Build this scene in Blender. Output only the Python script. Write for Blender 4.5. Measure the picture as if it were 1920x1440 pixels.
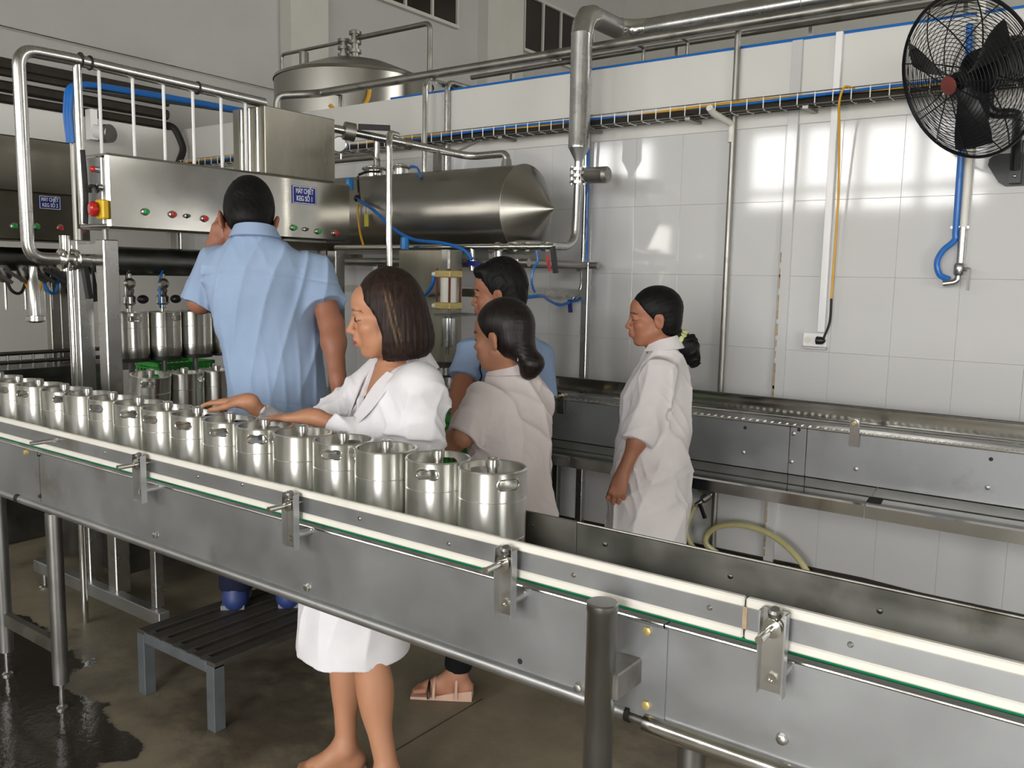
import bpy, bmesh, math, random
import numpy as np
from mathutils import Vector, Matrix

for o in list(bpy.data.objects): bpy.data.objects.remove(o, do_unlink=True)
scene = bpy.context.scene
COL = scene.collection
rng = random.Random(7)

# ------------------------------------------------------------------ camera
F_PX, CAM_H = 1620.0, 1.60
YAW, PITCH, ROLL = math.radians(36.2), math.radians(7.1), math.radians(1.1)
_f = Vector((-math.sin(YAW)*math.cos(PITCH), math.cos(YAW)*math.cos(PITCH), -math.sin(PITCH)))
_r0 = Vector((math.cos(YAW), math.sin(YAW), 0)); _u0 = _r0.cross(_f)
_r = math.cos(ROLL)*_r0 + math.sin(ROLL)*_u0
_u = -math.sin(ROLL)*_r0 + math.cos(ROLL)*_u0
CAM = Vector((0, 0, CAM_H))
cam_data = bpy.data.cameras.new('camera'); cam = bpy.data.objects.new('camera', cam_data); COL.objects.link(cam)
m = Matrix((( _r.x, _u.x, -_f.x, CAM.x), (_r.y, _u.y, -_f.y, CAM.y), (_r.z, _u.z, -_f.z, CAM.z), (0, 0, 0, 1)))
cam.matrix_world = m
cam_data.sensor_fit = 'HORIZONTAL'; cam_data.sensor_width = 36.0; cam_data.lens = 36.0*F_PX/1920.0
cam_data.clip_start = 0.05; cam_data.clip_end = 200
scene.camera = cam

def at(x, y, X=None, Y=None, Z=None, d=None):
    """photo pixel -> world point on a known plane (or at a known depth)"""
    v = _f + _r*((x-960)/F_PX) - _u*((y-720)/F_PX)
    if X is not None: t = (X-CAM.x)/v.x
    elif Y is not None: t = (Y-CAM.y)/v.y
    elif Z is not None: t = (Z-CAM.z)/v.z
    else: t = d
    return CAM + v*t

# ------------------------------------------------------------------ world, light, exposure
scene.view_settings.view_transform = 'Standard'
scene.view_settings.look = 'None'
scene.view_settings.gamma = 1.0
scene.view_settings.use_curve_mapping = False
scene.view_settings.exposure = 0.5
world = bpy.data.worlds.new('overcast_sky'); scene.world = world; world.use_nodes = True
wn = world.node_tree.nodes; wl = world.node_tree.links; wn.clear()
wo = wn.new('ShaderNodeOutputWorld'); wb = wn.new('ShaderNodeBackground')
wb.inputs['Color'].default_value = (1.0, 0.985, 0.96, 1); wb.inputs['Strength'].default_value = 11.0
wl.new(wb.outputs[0], wo.inputs[0])

# daylight openings of the hall (wall behind the camera and the bay on the right); light portals help sampling only
WIN_Y = -5.2
WINDOWS = [(-9.3, -7.6), (-5.8, -2.05), (2.4, 6.4)]          # x ranges of the window bands behind the camera
WIN_Z = (2.8, 4.12)
BAY_X = 8.0; BAY_Y = (-2.6, 0.0); BAY_Z = (0.0, 2.6)
DOOR_X = (-0.9, 1.7); DOOR_Z = (0.0, 3.3)            # open gate behind the camera
HALL_Y = (8.0, 12.5); HALL_Z = (2.8, 5.8)         # unseen opening, added to brighten the hall beyond the tiled wall
def portal(name, loc, rot, sx, sy):
    l = bpy.data.lights.new(name, 'AREA'); l.shape = 'RECTANGLE'; l.size = sx; l.size_y = sy
    l.cycles.is_portal = True
    o = bpy.data.objects.new(name, l); COL.objects.link(o); o.location = loc; o.rotation_euler = rot
    return o
for a, b in WINDOWS:
    portal('window_daylight', ((a+b)/2, WIN_Y-0.05, sum(WIN_Z)/2), (math.radians(90), 0, 0), b-a, WIN_Z[1]-WIN_Z[0])
portal('bay_daylight', (BAY_X+0.05, sum(BAY_Y)/2, sum(BAY_Z)/2), (math.radians(90), 0, math.radians(90)), BAY_Y[1]-BAY_Y[0], BAY_Z[1]-BAY_Z[0])

portal('gate_daylight', (sum(DOOR_X)/2, WIN_Y-.35, sum(DOOR_Z)/2), (math.radians(90), 0, 0), DOOR_X[1]-DOOR_X[0], DOOR_Z[1]-DOOR_Z[0])
portal('hall_fill_portal', (BAY_X+0.05, sum(HALL_Y)/2, sum(HALL_Z)/2), (math.radians(90), 0, math.radians(90)), HALL_Y[1]-HALL_Y[0], HALL_Z[1]-HALL_Z[0])

# ------------------------------------------------------------------ materials
MATS = {}
def nmat(name):
    mt = bpy.data.materials.new(name); mt.use_nodes = True; MATS[name] = mt
    nt = mt.node_tree; return mt, nt, nt.nodes['Principled BSDF']
def lin(c):
    return tuple(((v/12.92) if v <= 0.04045 else ((v+0.055)/1.055)**2.4) for v in c)
def rgb(r, g, b): return lin((r/255, g/255, b/255)) + (1,)
def plain(name, col, rough=0.5, metal=0.0, spec=0.5, var=0.0, scale=20, bump=0.0, stretch=(1, 1, 1), coat=0.0, rvar=0.0, trans=0.0, sub=0.0, dirt=None):
    mt, nt, p = nmat(name)
    N = nt.nodes; L = nt.links
    p.inputs['Base Color'].default_value = col; p.inputs['Roughness'].default_value = rough
    p.inputs['Metallic'].default_value = metal; p.inputs['Specular IOR Level'].default_value = spec
    p.inputs['Coat Weight'].default_value = coat; p.inputs['Coat Roughness'].default_value = 0.08
    p.inputs['Transmission Weight'].default_value = trans
    if sub: p.inputs['Subsurface Weight'].default_value = sub; p.inputs['Subsurface Radius'].default_value = (0.02, 0.008, 0.004); p.inputs['Subsurface Scale'].default_value = 0.6
    if var or bump or rvar or dirt:
        tc = N.new('ShaderNodeTexCoord'); mp = N.new('ShaderNodeMapping'); mp.inputs['Scale'].default_value = stretch
        nz = N.new('ShaderNodeTexNoise'); nz.inputs['Scale'].default_value = scale; nz.inputs['Detail'].default_value = 5; nz.inputs['Roughness'].default_value = 0.6
        L.new(tc.outputs['Object'], mp.inputs[0]); L.new(mp.outputs[0], nz.inputs['Vector'])
        colout = None
        if var:
            mx = N.new('ShaderNodeMix'); mx.data_type = 'RGBA'
            mx.inputs['A'].default_value = tuple(max(0, c*(1-var)) for c in col[:3])+(1,)
            mx.inputs['B'].default_value = tuple(min(1, c*(1+var)) for c in col[:3])+(1,)
            rp = N.new('ShaderNodeMapRange'); rp.inputs['From Min'].default_value = 0.3; rp.inputs['From Max'].default_value = 0.7
            L.new(nz.outputs['Fac'], rp.inputs['Value']); L.new(rp.outputs[0], mx.inputs['Factor'])
            colout = mx.outputs['Result']
        if dirt:
            dc, dscale, dlo = dirt
            n2 = N.new('ShaderNodeTexNoise'); n2.inputs['Scale'].default_value = dscale; n2.inputs['Detail'].default_value = 6
            L.new(tc.outputs['Object'], n2.inputs['Vector'])
            r2 = N.new('ShaderNodeMapRange'); r2.inputs['From Min'].default_value = dlo; r2.inputs['From Max'].default_value = dlo+0.16
            L.new(n2.outputs['Fac'], r2.inputs['Value'])
            m2 = N.new('ShaderNodeMix'); m2.data_type = 'RGBA'; m2.inputs['A'].default_value = col; m2.inputs['B'].default_value = dc
            if colout: L.new(colout, m2.inputs['A'])
            L.new(r2.outputs[0], m2.inputs['Factor']); colout = m2.outputs['Result']
        if colout: L.new(colout, p.inputs['Base Color'])
        if rvar:
            r3 = N.new('ShaderNodeMapRange'); r3.inputs['From Min'].default_value = 0.3; r3.inputs['From Max'].default_value = 0.7
            r3.inputs['To Min'].default_value = max(0.02, rough-rvar); r3.inputs['To Max'].default_value = rough+rvar
            L.new(nz.outputs['Fac'], r3.inputs['Value']); L.new(r3.outputs[0], p.inputs['Roughness'])
        if bump:
            bp = N.new('ShaderNodeBump'); bp.inputs['Strength'].default_value = bump; bp.inputs['Distance'].default_value = 0.01
            L.new(nz.outputs['Fac'], bp.inputs['Height']); L.new(bp.outputs[0], p.inputs['Normal'])
    return mt

plain('steel', rgb(196, 196, 194), 0.27, 1, var=.05, scale=5, rvar=.05)
plain('steel_bright', rgb(222, 221, 217), 0.16, 1, var=.06, scale=14, rvar=.05)
plain('steel_keg', rgb(218, 217, 212), 0.20, 1, var=.10, scale=30, rvar=.06, stretch=(1, 1, .25))
plain('steel_satin', rgb(186, 187, 188), 0.42, 1, var=.08, scale=5, rvar=.08, bump=.02)
plain('steel_panel', rgb(156, 158, 160), 0.45, 0.8, var=.10, scale=4, rvar=.08, dirt=(rgb(120, 112, 98), 3.0, .62))
plain('steel_dull', rgb(158, 156, 150), 0.42, 1, var=.15, scale=7, rvar=.1, dirt=(rgb(96, 86, 70), 5.0, .60))
plain('steel_dark', rgb(110, 110, 108), 0.38, 1, var=.2, scale=8, rvar=.1)
plain('steel_tank', rgb(166, 163, 156), 0.27, 1, var=.03, scale=3)
plain('steel_cabinet', rgb(150, 146, 134), 0.38, 1, var=.16, scale=6, rvar=.12, stretch=(2, 2, .5))
plain('steel_mirror', rgb(200, 198, 192), 0.13, 1, var=.08, scale=6, bump=.03)
plain('steel_dim', rgb(112, 108, 98), 0.42, 1, var=.15, scale=4, rvar=.1)
plain('slat_dark', rgb(70, 66, 60), 0.55, 0.3, var=.2, scale=14)
plain('steel_post', rgb(150, 150, 148), 0.38, 1, var=.08, scale=6, rvar=.06)
plain('iron_grey', rgb(92, 97, 100), 0.5, 0.3, var=.15, scale=14, bump=.1)
plain('rail_black', rgb(46, 40, 34), 0.6, 0.2, var=.3, scale=10)
plain('black_plastic', rgb(18, 18, 20), 0.4, var=.1, scale=30)
plain('rubber', rgb(28, 27, 26), 0.6)
plain('fan_black', rgb(24, 25, 28), 0.35, 0.2)
plain('blue_hose', rgb(30, 108, 190), 0.35, coat=.2)
plain('blue_plastic', rgb(30, 130, 205), 0.35)
plain('dark_blue', rgb(30, 42, 120), 0.4)
plain('yellow_plastic', rgb(226, 186, 30), 0.4)
plain('yellow_cable', rgb(214, 160, 30), 0.5)
plain('yellow_tag', rgb(214, 205, 70), 0.6)
plain('hose_yellow', rgb(204, 196, 142), 0.3, coat=.3, var=.06, scale=5)
plain('red_plastic', rgb(190, 34, 30), 0.3, coat=.3)
plain('green_plastic', rgb(40, 150, 70), 0.35)
plain('green_basket', rgb(46, 150, 52), 0.45)
plain('green_strip', rgb(22, 140, 92), 0.4)
plain('white_plastic', rgb(226, 223, 214), 0.45, var=.05, scale=6, dirt=(rgb(196, 184, 150), 4, .66))
plain('white_gloss', rgb(238, 238, 238), 0.3)
plain('brass', rgb(196, 176, 116), 0.4, 0.5, var=.1)
plain('rod_brown', rgb(96, 40, 28), 0.4, 0.3)
plain('sign_blue', rgb(28, 44, 128), 0.35)
plain('sign_white', rgb(225, 228, 236), 0.5)
plain('skin_dummy', rgb(200, 150, 120), 0.5)
plain('glass_dark', rgb(40, 36, 32), 0.12, var=.2, scale=2)
plain('paint_wall', rgb(190, 190, 186), 0.75, var=.04, scale=1.2)
plain('paint_pale', rgb(206, 205, 198), 0.8, var=.04, scale=1.5)
plain('ceiling_paint', rgb(176, 174, 164), 0.85, var=.04, scale=1.0)
plain('tile_white', rgb(206, 206, 206), 0.07, spec=.6, var=.015, scale=2.0)
plain('grout', rgb(186, 186, 184), 0.7)
plain('panel_white', rgb(210, 209, 204), 0.35, var=.02, scale=1.5, dirt=(rgb(214, 202, 170), 1.2, .70))
plain('rust', rgb(168, 146, 118), 0.8, var=.3, scale=30)
plain('text_white', rgb(235, 238, 245), 0.5)
plain('fan_red', rgb(120, 60, 56), 0.5)

def aniso(name, axis, amount, rough):
    nt = MATS[name].node_tree; p = nt.nodes['Principled BSDF']; tg = nt.nodes.new('ShaderNodeTangent'); tg.direction_type = 'RADIAL'; tg.axis = axis
    nt.links.new(tg.outputs[0], p.inputs['Tangent']); p.inputs['Anisotropic'].default_value = amount; p.inputs['Anisotropic Rotation'].default_value = .25
    for l in list(p.inputs['Roughness'].links): nt.links.remove(l)
    p.inputs['Roughness'].default_value = rough
aniso('steel_keg', 'Z', .75, .30); aniso('steel_tank', 'X', .7, .34)
# floor: damp worn concrete with a wet patch of its own outline
def floor_material():
    mt, nt, p = nmat('concrete'); N = nt.nodes; L = nt.links
    tc = N.new('ShaderNodeTexCoord')
    def noise(scale, detail=6, rough=.6):
        n = N.new('ShaderNodeTexNoise'); n.inputs['Scale'].default_value = scale; n.inputs['Detail'].default_value = detail; n.inputs['Roughness'].default_value = rough
        L.new(tc.outputs['Object'], n.inputs['Vector']); return n
    def ramp(src, a, b, ca, cb):
        r = N.new('ShaderNodeMapRange'); r.inputs['From Min'].default_value = a; r.inputs['From Max'].default_value = b
        L.new(src, r.inputs['Value'])
        mx = N.new('ShaderNodeMix'); mx.data_type = 'RGBA'; L.new(r.outputs[0], mx.inputs['Factor'])
        for k, c in (('A', ca), ('B', cb)):
            if isinstance(c, tuple): mx.inputs[k].default_value = c
            else: L.new(c, mx.inputs[k])
        return mx.outputs['Result'], r.outputs[0]
    c1, _ = ramp(noise(1.7).outputs['Fac'], .35, .65, rgb(108, 100, 84), rgb(142, 132, 110))
    c2, w2 = ramp(noise(.9, 8, .65).outputs['Fac'], .52, .60, c1, rgb(86, 78, 66))
    c3, _ = ramp(noise(14, 4).outputs['Fac'], .35, .75, c2, rgb(150, 142, 122))
    mx = N.new('ShaderNodeMix'); mx.data_type = 'RGBA'; mx.inputs['Factor'].default_value = .22; L.new(c2, mx.inputs['A']); L.new(c3, mx.inputs['B'])
    # wet patch: distance from a spilled puddle, edge broken by noise
    masks = []
    for (cx, cy, rx, ry) in ((-3.15, 1.28, .62, .30), (-3.9, 1.5, .8, .28), (-2.72, 1.42, .16, .10)):
        mp = N.new('ShaderNodeMapping'); mp.vector_type = 'POINT'
        mp.inputs['Location'].default_value = (-cx/rx, -cy/ry, 0); mp.inputs['Scale'].default_value = (1/rx, 1/ry, 0)
        L.new(tc.outputs['Object'], mp.inputs[0])
        ln = N.new('ShaderNodeVectorMath'); ln.operation = 'LENGTH'; L.new(mp.outputs[0], ln.inputs[0]); masks.append(ln.outputs['Value'])
    cur = masks[0]
    for k in masks[1:]:
        mn = N.new('ShaderNodeMath'); mn.operation = 'MINIMUM'; L.new(cur, mn.inputs[0]); L.new(k, mn.inputs[1]); cur = mn.outputs[0]
    ns = noise(6, 5); ad = N.new('ShaderNodeMath'); ad.operation = 'MULTIPLY_ADD'; L.new(ns.outputs['Fac'], ad.inputs[0]); ad.inputs[1].default_value = .9; L.new(cur, ad.inputs[2])
    wet = N.new('ShaderNodeMapRange'); wet.inputs['From Min'].default_value = 1.42; wet.inputs['From Max'].default_value = 1.34; L.new(ad.outputs[0], wet.inputs['Value'])
    mw = N.new('ShaderNodeMix'); mw.data_type = 'RGBA'; L.new(mx.outputs['Result'], mw.inputs['A']); mw.inputs['B'].default_value = rgb(58, 54, 48); L.new(wet.outputs[0], mw.inputs['Factor'])
    L.new(mw.outputs['Result'], p.inputs['Base Color'])
    rr = N.new('ShaderNodeMapRange'); L.new(w2, rr.inputs['Value']); rr.inputs['To Min'].default_value = .62; rr.inputs['To Max'].default_value = .38
    rw = N.new('ShaderNodeMix'); rw.data_type = 'FLOAT'; L.new(wet.outputs[0], rw.inputs['Factor']); L.new(rr.outputs[0], rw.inputs['A']); rw.inputs['B'].default_value = .08
    L.new(rw.outputs['Result'], p.inputs['Roughness'])
    bp = N.new('ShaderNodeBump'); bp.inputs['Strength'].default_value = .15; bp.inputs['Distance'].default_value = .01
    L.new(noise(22, 4).outputs['Fac'], bp.inputs['Height']); L.new(bp.outputs[0], p.inputs['Normal'])
floor_material()

# ------------------------------------------------------------------ mesh helpers
def V(*a): return Vector(a)
def frame_of(d):
    d = Vector(d).normalized(); a = Vector((0, 0, 1)) if abs(d.z) < .9 else Vector((1, 0, 0))
    x = d.cross(a).normalized(); y = d.cross(x).normalized(); return x, y, d
class B:
    def __init__(s): s.v = []; s.f = []
    def add(s, vs, fs):
        n = len(s.v); s.v += [tuple(p) for p in vs]; s.f += [tuple(i+n for i in q) for q in fs]; return s
    def box(s, c, size, rz=0, bev=0.0, R=None):
        hx, hy, hz = [k/2 for k in size]
        if bev <= 0:
            pts = [(x, y, z) for x in (-hx, hx) for y in (-hy, hy) for z in (-hz, hz)]
            fs = [(0, 1, 3, 2), (4, 6, 7, 5), (0, 4, 5, 1), (2, 3, 7, 6), (0, 2, 6, 4), (1, 5, 7, 3)]
        else:
            b = min(bev, hx*.9, hy*.9, hz*.9); pts = []; idx = {}
            for sx in (-1, 1):
                for sy in (-1, 1):
                    for sz in (-1, 1):
                        for ax in range(3):
                            p = [sx*hx, sy*hy, sz*hz]
                            for k in range(3):
                                if k != ax: p[k] -= (sx, sy, sz)[k]*b
                            idx[(sx, sy, sz, ax)] = len(pts); pts.append(tuple(p))
            fs = []
            def order(ids, nrm):
                c0 = sum((Vector(pts[i]) for i in ids), Vector())/len(ids)
                x, y, z = frame_of(nrm)
                ids = sorted(ids, key=lambda i: math.atan2((Vector(pts[i])-c0).dot(y), (Vector(pts[i])-c0).dot(x)))
                return tuple(ids)
            S = (-1, 1)
            for ax in range(3):
                for sg in S:
                    ids = [i for (k, i) in idx.items() if k[3] == ax and k[ax] == sg]
                    n = [0, 0, 0]; n[ax] = sg; fs.append(order(ids, n))
            for a in range(3):
                for b2 in range(a+1, 3):
                    for s1 in S:
                        for s2 in S:
                            ids = [i for (k, i) in idx.items() if k[a] == s1 and k[b2] == s2 and k[3] in (a, b2)]
                            n = [0, 0, 0]; n[a] = s1; n[b2] = s2; fs.append(order(ids, n))
            for s1 in S:
                for s2 in S:
                    for s3 in S: fs.append(order([idx[(s1, s2, s3, k)] for k in range(3)], (s1, s2, s3)))
        if R is None: R = Matrix.Rotation(rz, 3, 'Z')
        c = Vector(c)
        return s.add([c + R@Vector(p) for p in pts], fs)
    def bar(s, p0, p1, w, h, up=(0, 0, 1)):
        p0, p1 = Vector(p0), Vector(p1); d = p1-p0; L = d.length; d.normalize()
        up = Vector(up); x = d.cross(up)
        if x.length < 1e-4: x = d.cross(Vector((1, 0, 0)))
        x.normalize(); y = x.cross(d).normalized()
        R = Matrix((x, d, y)).transposed()
        return s.box((p0+p1)/2, (w, L, h), R=R)
    def cyl(s, p0, p1, r, r1=None, seg=16, cap=True):
        return s.lathe([(0, r), ((Vector(p1)-Vector(p0)).length, r if r1 is None else r1)], p0, Vector(p1)-Vector(p0), seg, cap)
    def lathe(s, prof, o, d=(0, 0, 1), seg=24, cap=True):
        """prof: list of (t along axis, radius)"""
        o = Vector(o); x, y, z = frame_of(d); vs = []; fs = []; n = len(prof)
        for t, r in prof:
            for k in range(seg):
                a = 2*math.pi*k/seg; vs.append(o + z*t + x*(r*math.cos(a)) + y*(r*math.sin(a)))
        for i in range(n-1):
            for k in range(seg):
                k2 = (k+1) % seg; fs.append((i*seg+k, i*seg+k2, (i+1)*seg+k2, (i+1)*seg+k))
        if cap:
            if prof[0][1] > 1e-6: fs.append(tuple(range(seg))[::-1])
            if prof[-1][1] > 1e-6: fs.append(tuple((n-1)*seg+k for k in range(seg)))
        return s.add(vs, fs)
    def tube(s, pts, r, seg=10, cap=True, closed=False):
        pts = [Vector(p) for p in pts]; n = len(pts)
        rs = r if isinstance(r, (list, tuple)) else [r]*n
        T = []
        for i in range(n):
            a = pts[(i-1) % n] if (closed or i > 0) else pts[0]; b = pts[(i+1) % n] if (closed or i < n-1) else pts[-1]
            T.append((b-a).normalized())
        x, y, _ = frame_of(T[0]); vs = []; fs = []
        for i in range(n):
            if i: x = (x - T[i]*x.dot(T[i])).normalized()
            y = T[i].cross(x)
            for k in range(seg):
                a = 2*math.pi*k/seg; vs.append(pts[i] + x*(rs[i]*math.cos(a)) + y*(rs[i]*math.sin(a)))
        for i in range(n if closed else n-1):
            j = (i+1) % n
            for k in range(seg):
                k2 = (k+1) % seg; fs.append((i*seg+k, i*seg+k2, j*seg+k2, j*seg+k))
        if cap and not closed:
            fs.append(tuple(range(seg))[::-1]); fs.append(tuple((n-1)*seg+k for k in range(seg)))
        return s.add(vs, fs)
    def pipe(s, pts, r, bend=.06, seg=12, n=6):
        """polyline with rounded corners"""
        return s.tube(rounded(pts, bend, n), r, seg)
    def sphere(s, c, r, seg=16, rings=10, sc=(1, 1, 1)):
        c = Vector(c); vs = []; fs = []
        for i in range(rings+1):
            th = math.pi*i/rings
            for k in range(seg):
                a = 2*math.pi*k/seg
                vs.append(c + Vector((r*sc[0]*math.sin(th)*math.cos(a), r*sc[1]*math.sin(th)*math.sin(a), r*sc[2]*math.cos(th))))
        for i in range(rings):
            for k in range(seg):
                k2 = (k+1) % seg; fs.append((i*seg+k, (i+1)*seg+k, (i+1)*seg+k2, i*seg+k2))
        return s.add(vs, fs)
    def torus(s, c, d, R, r, seg=32, rs=8):
        c = Vector(c); x, y, z = frame_of(d)
        return s.tube([c + x*(R*math.cos(2*math.pi*k/seg)) + y*(R*math.sin(2*math.pi*k/seg)) for k in range(seg)], r, rs, closed=True)
    def prism(s, poly, o, ex, ey, ez):
        """poly of (a,b) in plane ex,ey extruded by vector ez"""
        o, ex, ey, ez = Vector(o), Vector(ex), Vector(ey), Vector(ez); n = len(poly)
        vs = [o+ex*a+ey*b for a, b in poly] + [o+ex*a+ey*b+ez for a, b in poly]
        fs = [tuple(range(n))[::-1], tuple(range(n, 2*n))] + [(k, (k+1) % n, n+(k+1) % n, n+k) for k in range(n)]
        return s.add(vs, fs)
    def build(s, name, mat, parent=None, smooth=True, angle=35):
        off = parent.get('_loc') if parent is not None else None
        off = Vector(off) if off is not None else Vector((0, 0, 0))
        me = bpy.data.meshes.new(name)
        me.from_pydata([tuple(Vector(p)-off) for p in s.v], [], s.f); me.update()
        bm = bmesh.new(); bm.from_mesh(me); bmesh.ops.remove_doubles(bm, verts=bm.verts, dist=1e-6); bmesh.ops.recalc_face_normals(bm, faces=bm.faces); bm.to_mesh(me); bm.free()
        me.materials.append(MATS[mat])
        if smooth:
            me.shade_smooth(); me.set_sharp_from_angle(angle=math.radians(angle))
        o = bpy.data.objects.new(name, me); COL.objects.link(o)
        if parent is not None: o.parent = parent; o['_loc'] = tuple(off)
        return o
def rounded(pts, bend, n=6):
    pts = [Vector(p) for p in pts]; out = [pts[0]]
    for i in range(1, len(pts)-1):
        a, b, c = pts[i-1], pts[i], pts[i+1]
        d1 = (a-b); d2 = (c-b); t = min(bend, d1.length*.49, d2.length*.49)
        p, q = b+d1.normalized()*t, b+d2.normalized()*t
        for k in range(n+1):
            u = k/n; out.append(p*(1-u)**2 + b*(2*u*(1-u)) + q*u*u)
    out.append(pts[-1]); return out
def spline(pts, n=8):
    pts = [Vector(p) for p in pts]; P = [pts[0]*2-pts[1]] + pts + [pts[-1]*2-pts[-2]]; out = []
    for i in range(1, len(P)-2):
        for k in range(n):
            t = k/n; a, b, c, d = P[i-1], P[i], P[i+1], P[i+2]
            out.append(.5*((2*b)+(c-a)*t+(2*a-5*b+4*c-d)*t*t+(3*b-a-3*c+d)*t**3))
    out.append(pts[-1]); return out
def tag(o, label, cat, group=None):
    o['label'] = label; o['category'] = cat
    if group: o['group'] = group
    return o
def thing(name, label, cat, loc, group=None):
    o = bpy.data.objects.new(name, None); COL.objects.link(o); o.location = loc; o['_loc'] = tuple(loc); o.empty_display_size = .1
    return tag(o, label, cat, group)
def struct(o): o['kind'] = 'structure'; return o
def stuff(o): o['kind'] = 'stuff'; return o
def box_obj(name, lo, hi, mat, parent=None, bev=0):
    lo, hi = Vector(lo), Vector(hi)
    return B().box((lo+hi)/2, hi-lo, bev=bev).build(name, mat, parent)
def link_copy(src, parent, loc=None, rz=None):
    c = src.copy(); COL.objects.link(c); c.parent = parent
    if loc is not None: c.location = loc
    if rz is not None: c.rotation_euler = (0, 0, rz)
    return c
def text_mesh(txt, size, name, mat, parent, origin, ex, ey, depth=.001, align='CENTER', sx=1.0):
    cu = bpy.data.curves.new('t', 'FONT'); cu.body = txt; cu.size = size; cu.align_x = align; cu.align_y = 'CENTER'; cu.extrude = depth; cu.offset = size*.012
    to = bpy.data.objects.new('t', cu); COL.objects.link(to)
    dg = bpy.context.evaluated_depsgraph_get(); dg.update()
    me = bpy.data.meshes.new_from_object(to.evaluated_get(dg)); bpy.data.objects.remove(to); bpy.data.curves.remove(cu)
    ex, ey = Vector(ex), Vector(ey); ez = ex.cross(ey); b = B(); o = Vector(origin)
    b.v = [tuple(o + ex*(v.co.x*sx) + ey*v.co.y + ez*v.co.z) for v in me.vertices]; b.f = [tuple(p.vertices) for p in me.polygons]
    bpy.data.meshes.remove(me)
    return b.build(name, mat, parent, smooth=False)
# ================================================================== SETTING
WY = 4.70          # tiled wall behind the machines
WX = -7.17         # low wall at the far end
WTOP = 2.86
fl = struct(box_obj('floor', (-14, -9, -.2), (12, 18, 0), 'concrete'))
# joint cut in the slab, seen between the standing feet
jb = B(); jb.bar(at(700, 1432, Z=.0005), at(905, 1310, Z=.0005), .0045, .0012); stuff(jb.build('floor_joint', 'slat_dark', fl))
wall_r = struct(box_obj('wall_right', (WX, WY+.012, 0), (9, WY+.22, WTOP), 'grout'))
# tiles 0.30 x 0.40, laid proud of the grout; six rows up to the cable tray, one smooth band above
tile_me = None; tx0 = -1.35 - .30*20
tcount = 0
for row in range(-1, 6):
    z0 = .43 + .40*(row); z1 = z0 + .40
    zz0 = max(z0, 0.0)
    for c in range(0, 29):
        x0 = tx0 + .30*c
        if x0 < WX-.05 or x0 > 1.2: continue
        if row == -1:
            b = B().box((x0+.15, WY+.006, (zz0+z1)/2), (.2992, .014, z1-zz0-.0008), bev=.0008); o = b.build('tile', 'tile_white', wall_r)
        else:
            if tile_me is None:
                o = B().box((0, 0, 0), (.2992, .014, .3992), bev=.0008).build('tile', 'tile_white', wall_r); tile_me = o.data
            else:
                o = bpy.data.objects.new('tile', tile_me); COL.objects.link(o); o.parent = wall_r
            o.location = (x0+.15, WY+.006, z0+.2)
            o.rotation_euler = (rng.uniform(-.0016, .0016), 0, rng.uniform(-.002, .002))
B().box(((WX+9)/2, WY+.004, 2.645), (9-WX, .02, .43), bev=.002).build('upper_band', 'panel_white', wall_r)
# the wall steps forward by a thumb's width right of the pilaster edge
XP = at(1470, 400, Y=WY).x
pl = struct(B().box((XP+.028, WY-.010, 1.43), (.056, .026, 2.86), bev=.002).build('trim_1', 'tile_white'))
rb = B()
for k in range(26):
    z = .08+k*.075+rng.uniform(-.02, .02)
    if z > 1.75: break
    rb.box((XP+.004+rng.uniform(-.001, .001), WY-.0236, z), (.006+rng.uniform(0, .008), .0012, .05+rng.uniform(-.02, .03)))
stuff(rb.build('rust_stain', 'rust', pl))
# low far wall and what runs along its top
wl_ = struct(box_obj('wall_left', (WX-.22, -6, 0), (WX, WY+.22, WTOP-.03), 'panel_white'))
# tall hall walls beyond
FX = -9.6
wf = struct(box_obj('wall_far', (FX-.3, -6, 0), (FX, 18, 8.2), 'paint_wall'))
struct(box_obj('wall_back', (FX, 17.0, 0), (12, 17.3, 8.2), 'paint_pale'))
struct(box_obj('ceiling', (-14, -9, 8.2), (12, 18, 8.4), 'ceiling_paint'))
# pilasters of the far wall
def pil(px0, px1, n, y=120):
    a = at(px0, y, X=FX); b = at(px1, y, X=FX)
    return struct(box_obj('trim_%d' % n, (FX-.02, a.y, 0), (FX+.22, b.y, 8.2), 'paint_pale'))
pil(526, 596, 2); pil(895, 962, 3)
# high louvre windows of the far wall
def far_window(n, pxa, pya, pxb, panes, h):
    p0 = at(pxa, pya, X=FX); y0 = p0.y; z0 = p0.z; y1 = at(pxb, pya, X=FX).y
    w = struct(B().box((FX+.03, (y0+y1)/2, z0+h/2), (.02, y1-y0, h)).build('window_%d' % n, 'glass_dark'))
    step = (y1-y0)/panes
    for k in range(panes+1):
        B().box((FX+.05, y0+k*step, z0+h/2), (.06, .035, h)).build('mullion', 'paint_pale', w)
    for zz in (z0, z0+h): B().box((FX+.05, (y0+y1)/2, zz), (.08, y1-y0+.05, .05)).build('window_frame', 'paint_pale', w)
    for k in range(panes):
        B().box((FX+.045, y0+(k+.5)*step, z0+h/2), (.012, step-.06, h-.06)).build('pane', 'glass_dark', w)
    return w
_p = at(858, 58, X=FX)
_h = 1.5
wA = at(690, 0, X=FX)
def win_by_y(n, y0, y1, z0, h, panes):
    w = struct(B().box((FX+.02, (y0+y1)/2, z0+h/2), (.02, y1-y0, h)).build('window_%d' % n, 'glass_dark'))
    step = (y1-y0)/panes
    for k in range(panes+1): B().box((FX+.05, y0+k*step, z0+h/2), (.06, .04, h)).build('mullion', 'paint_pale', w)
    for zz in (z0, z0+h): B().box((FX+.05, (y0+y1)/2, zz), (.08, y1-y0+.06, .05)).build('window_frame', 'paint_pale', w)
    for k in range(panes): B().box((FX+.04, y0+(k+.5)*step, z0+h/2), (.014, step-.06, h-.06)).build('pane', 'glass_dark', w)
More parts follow.
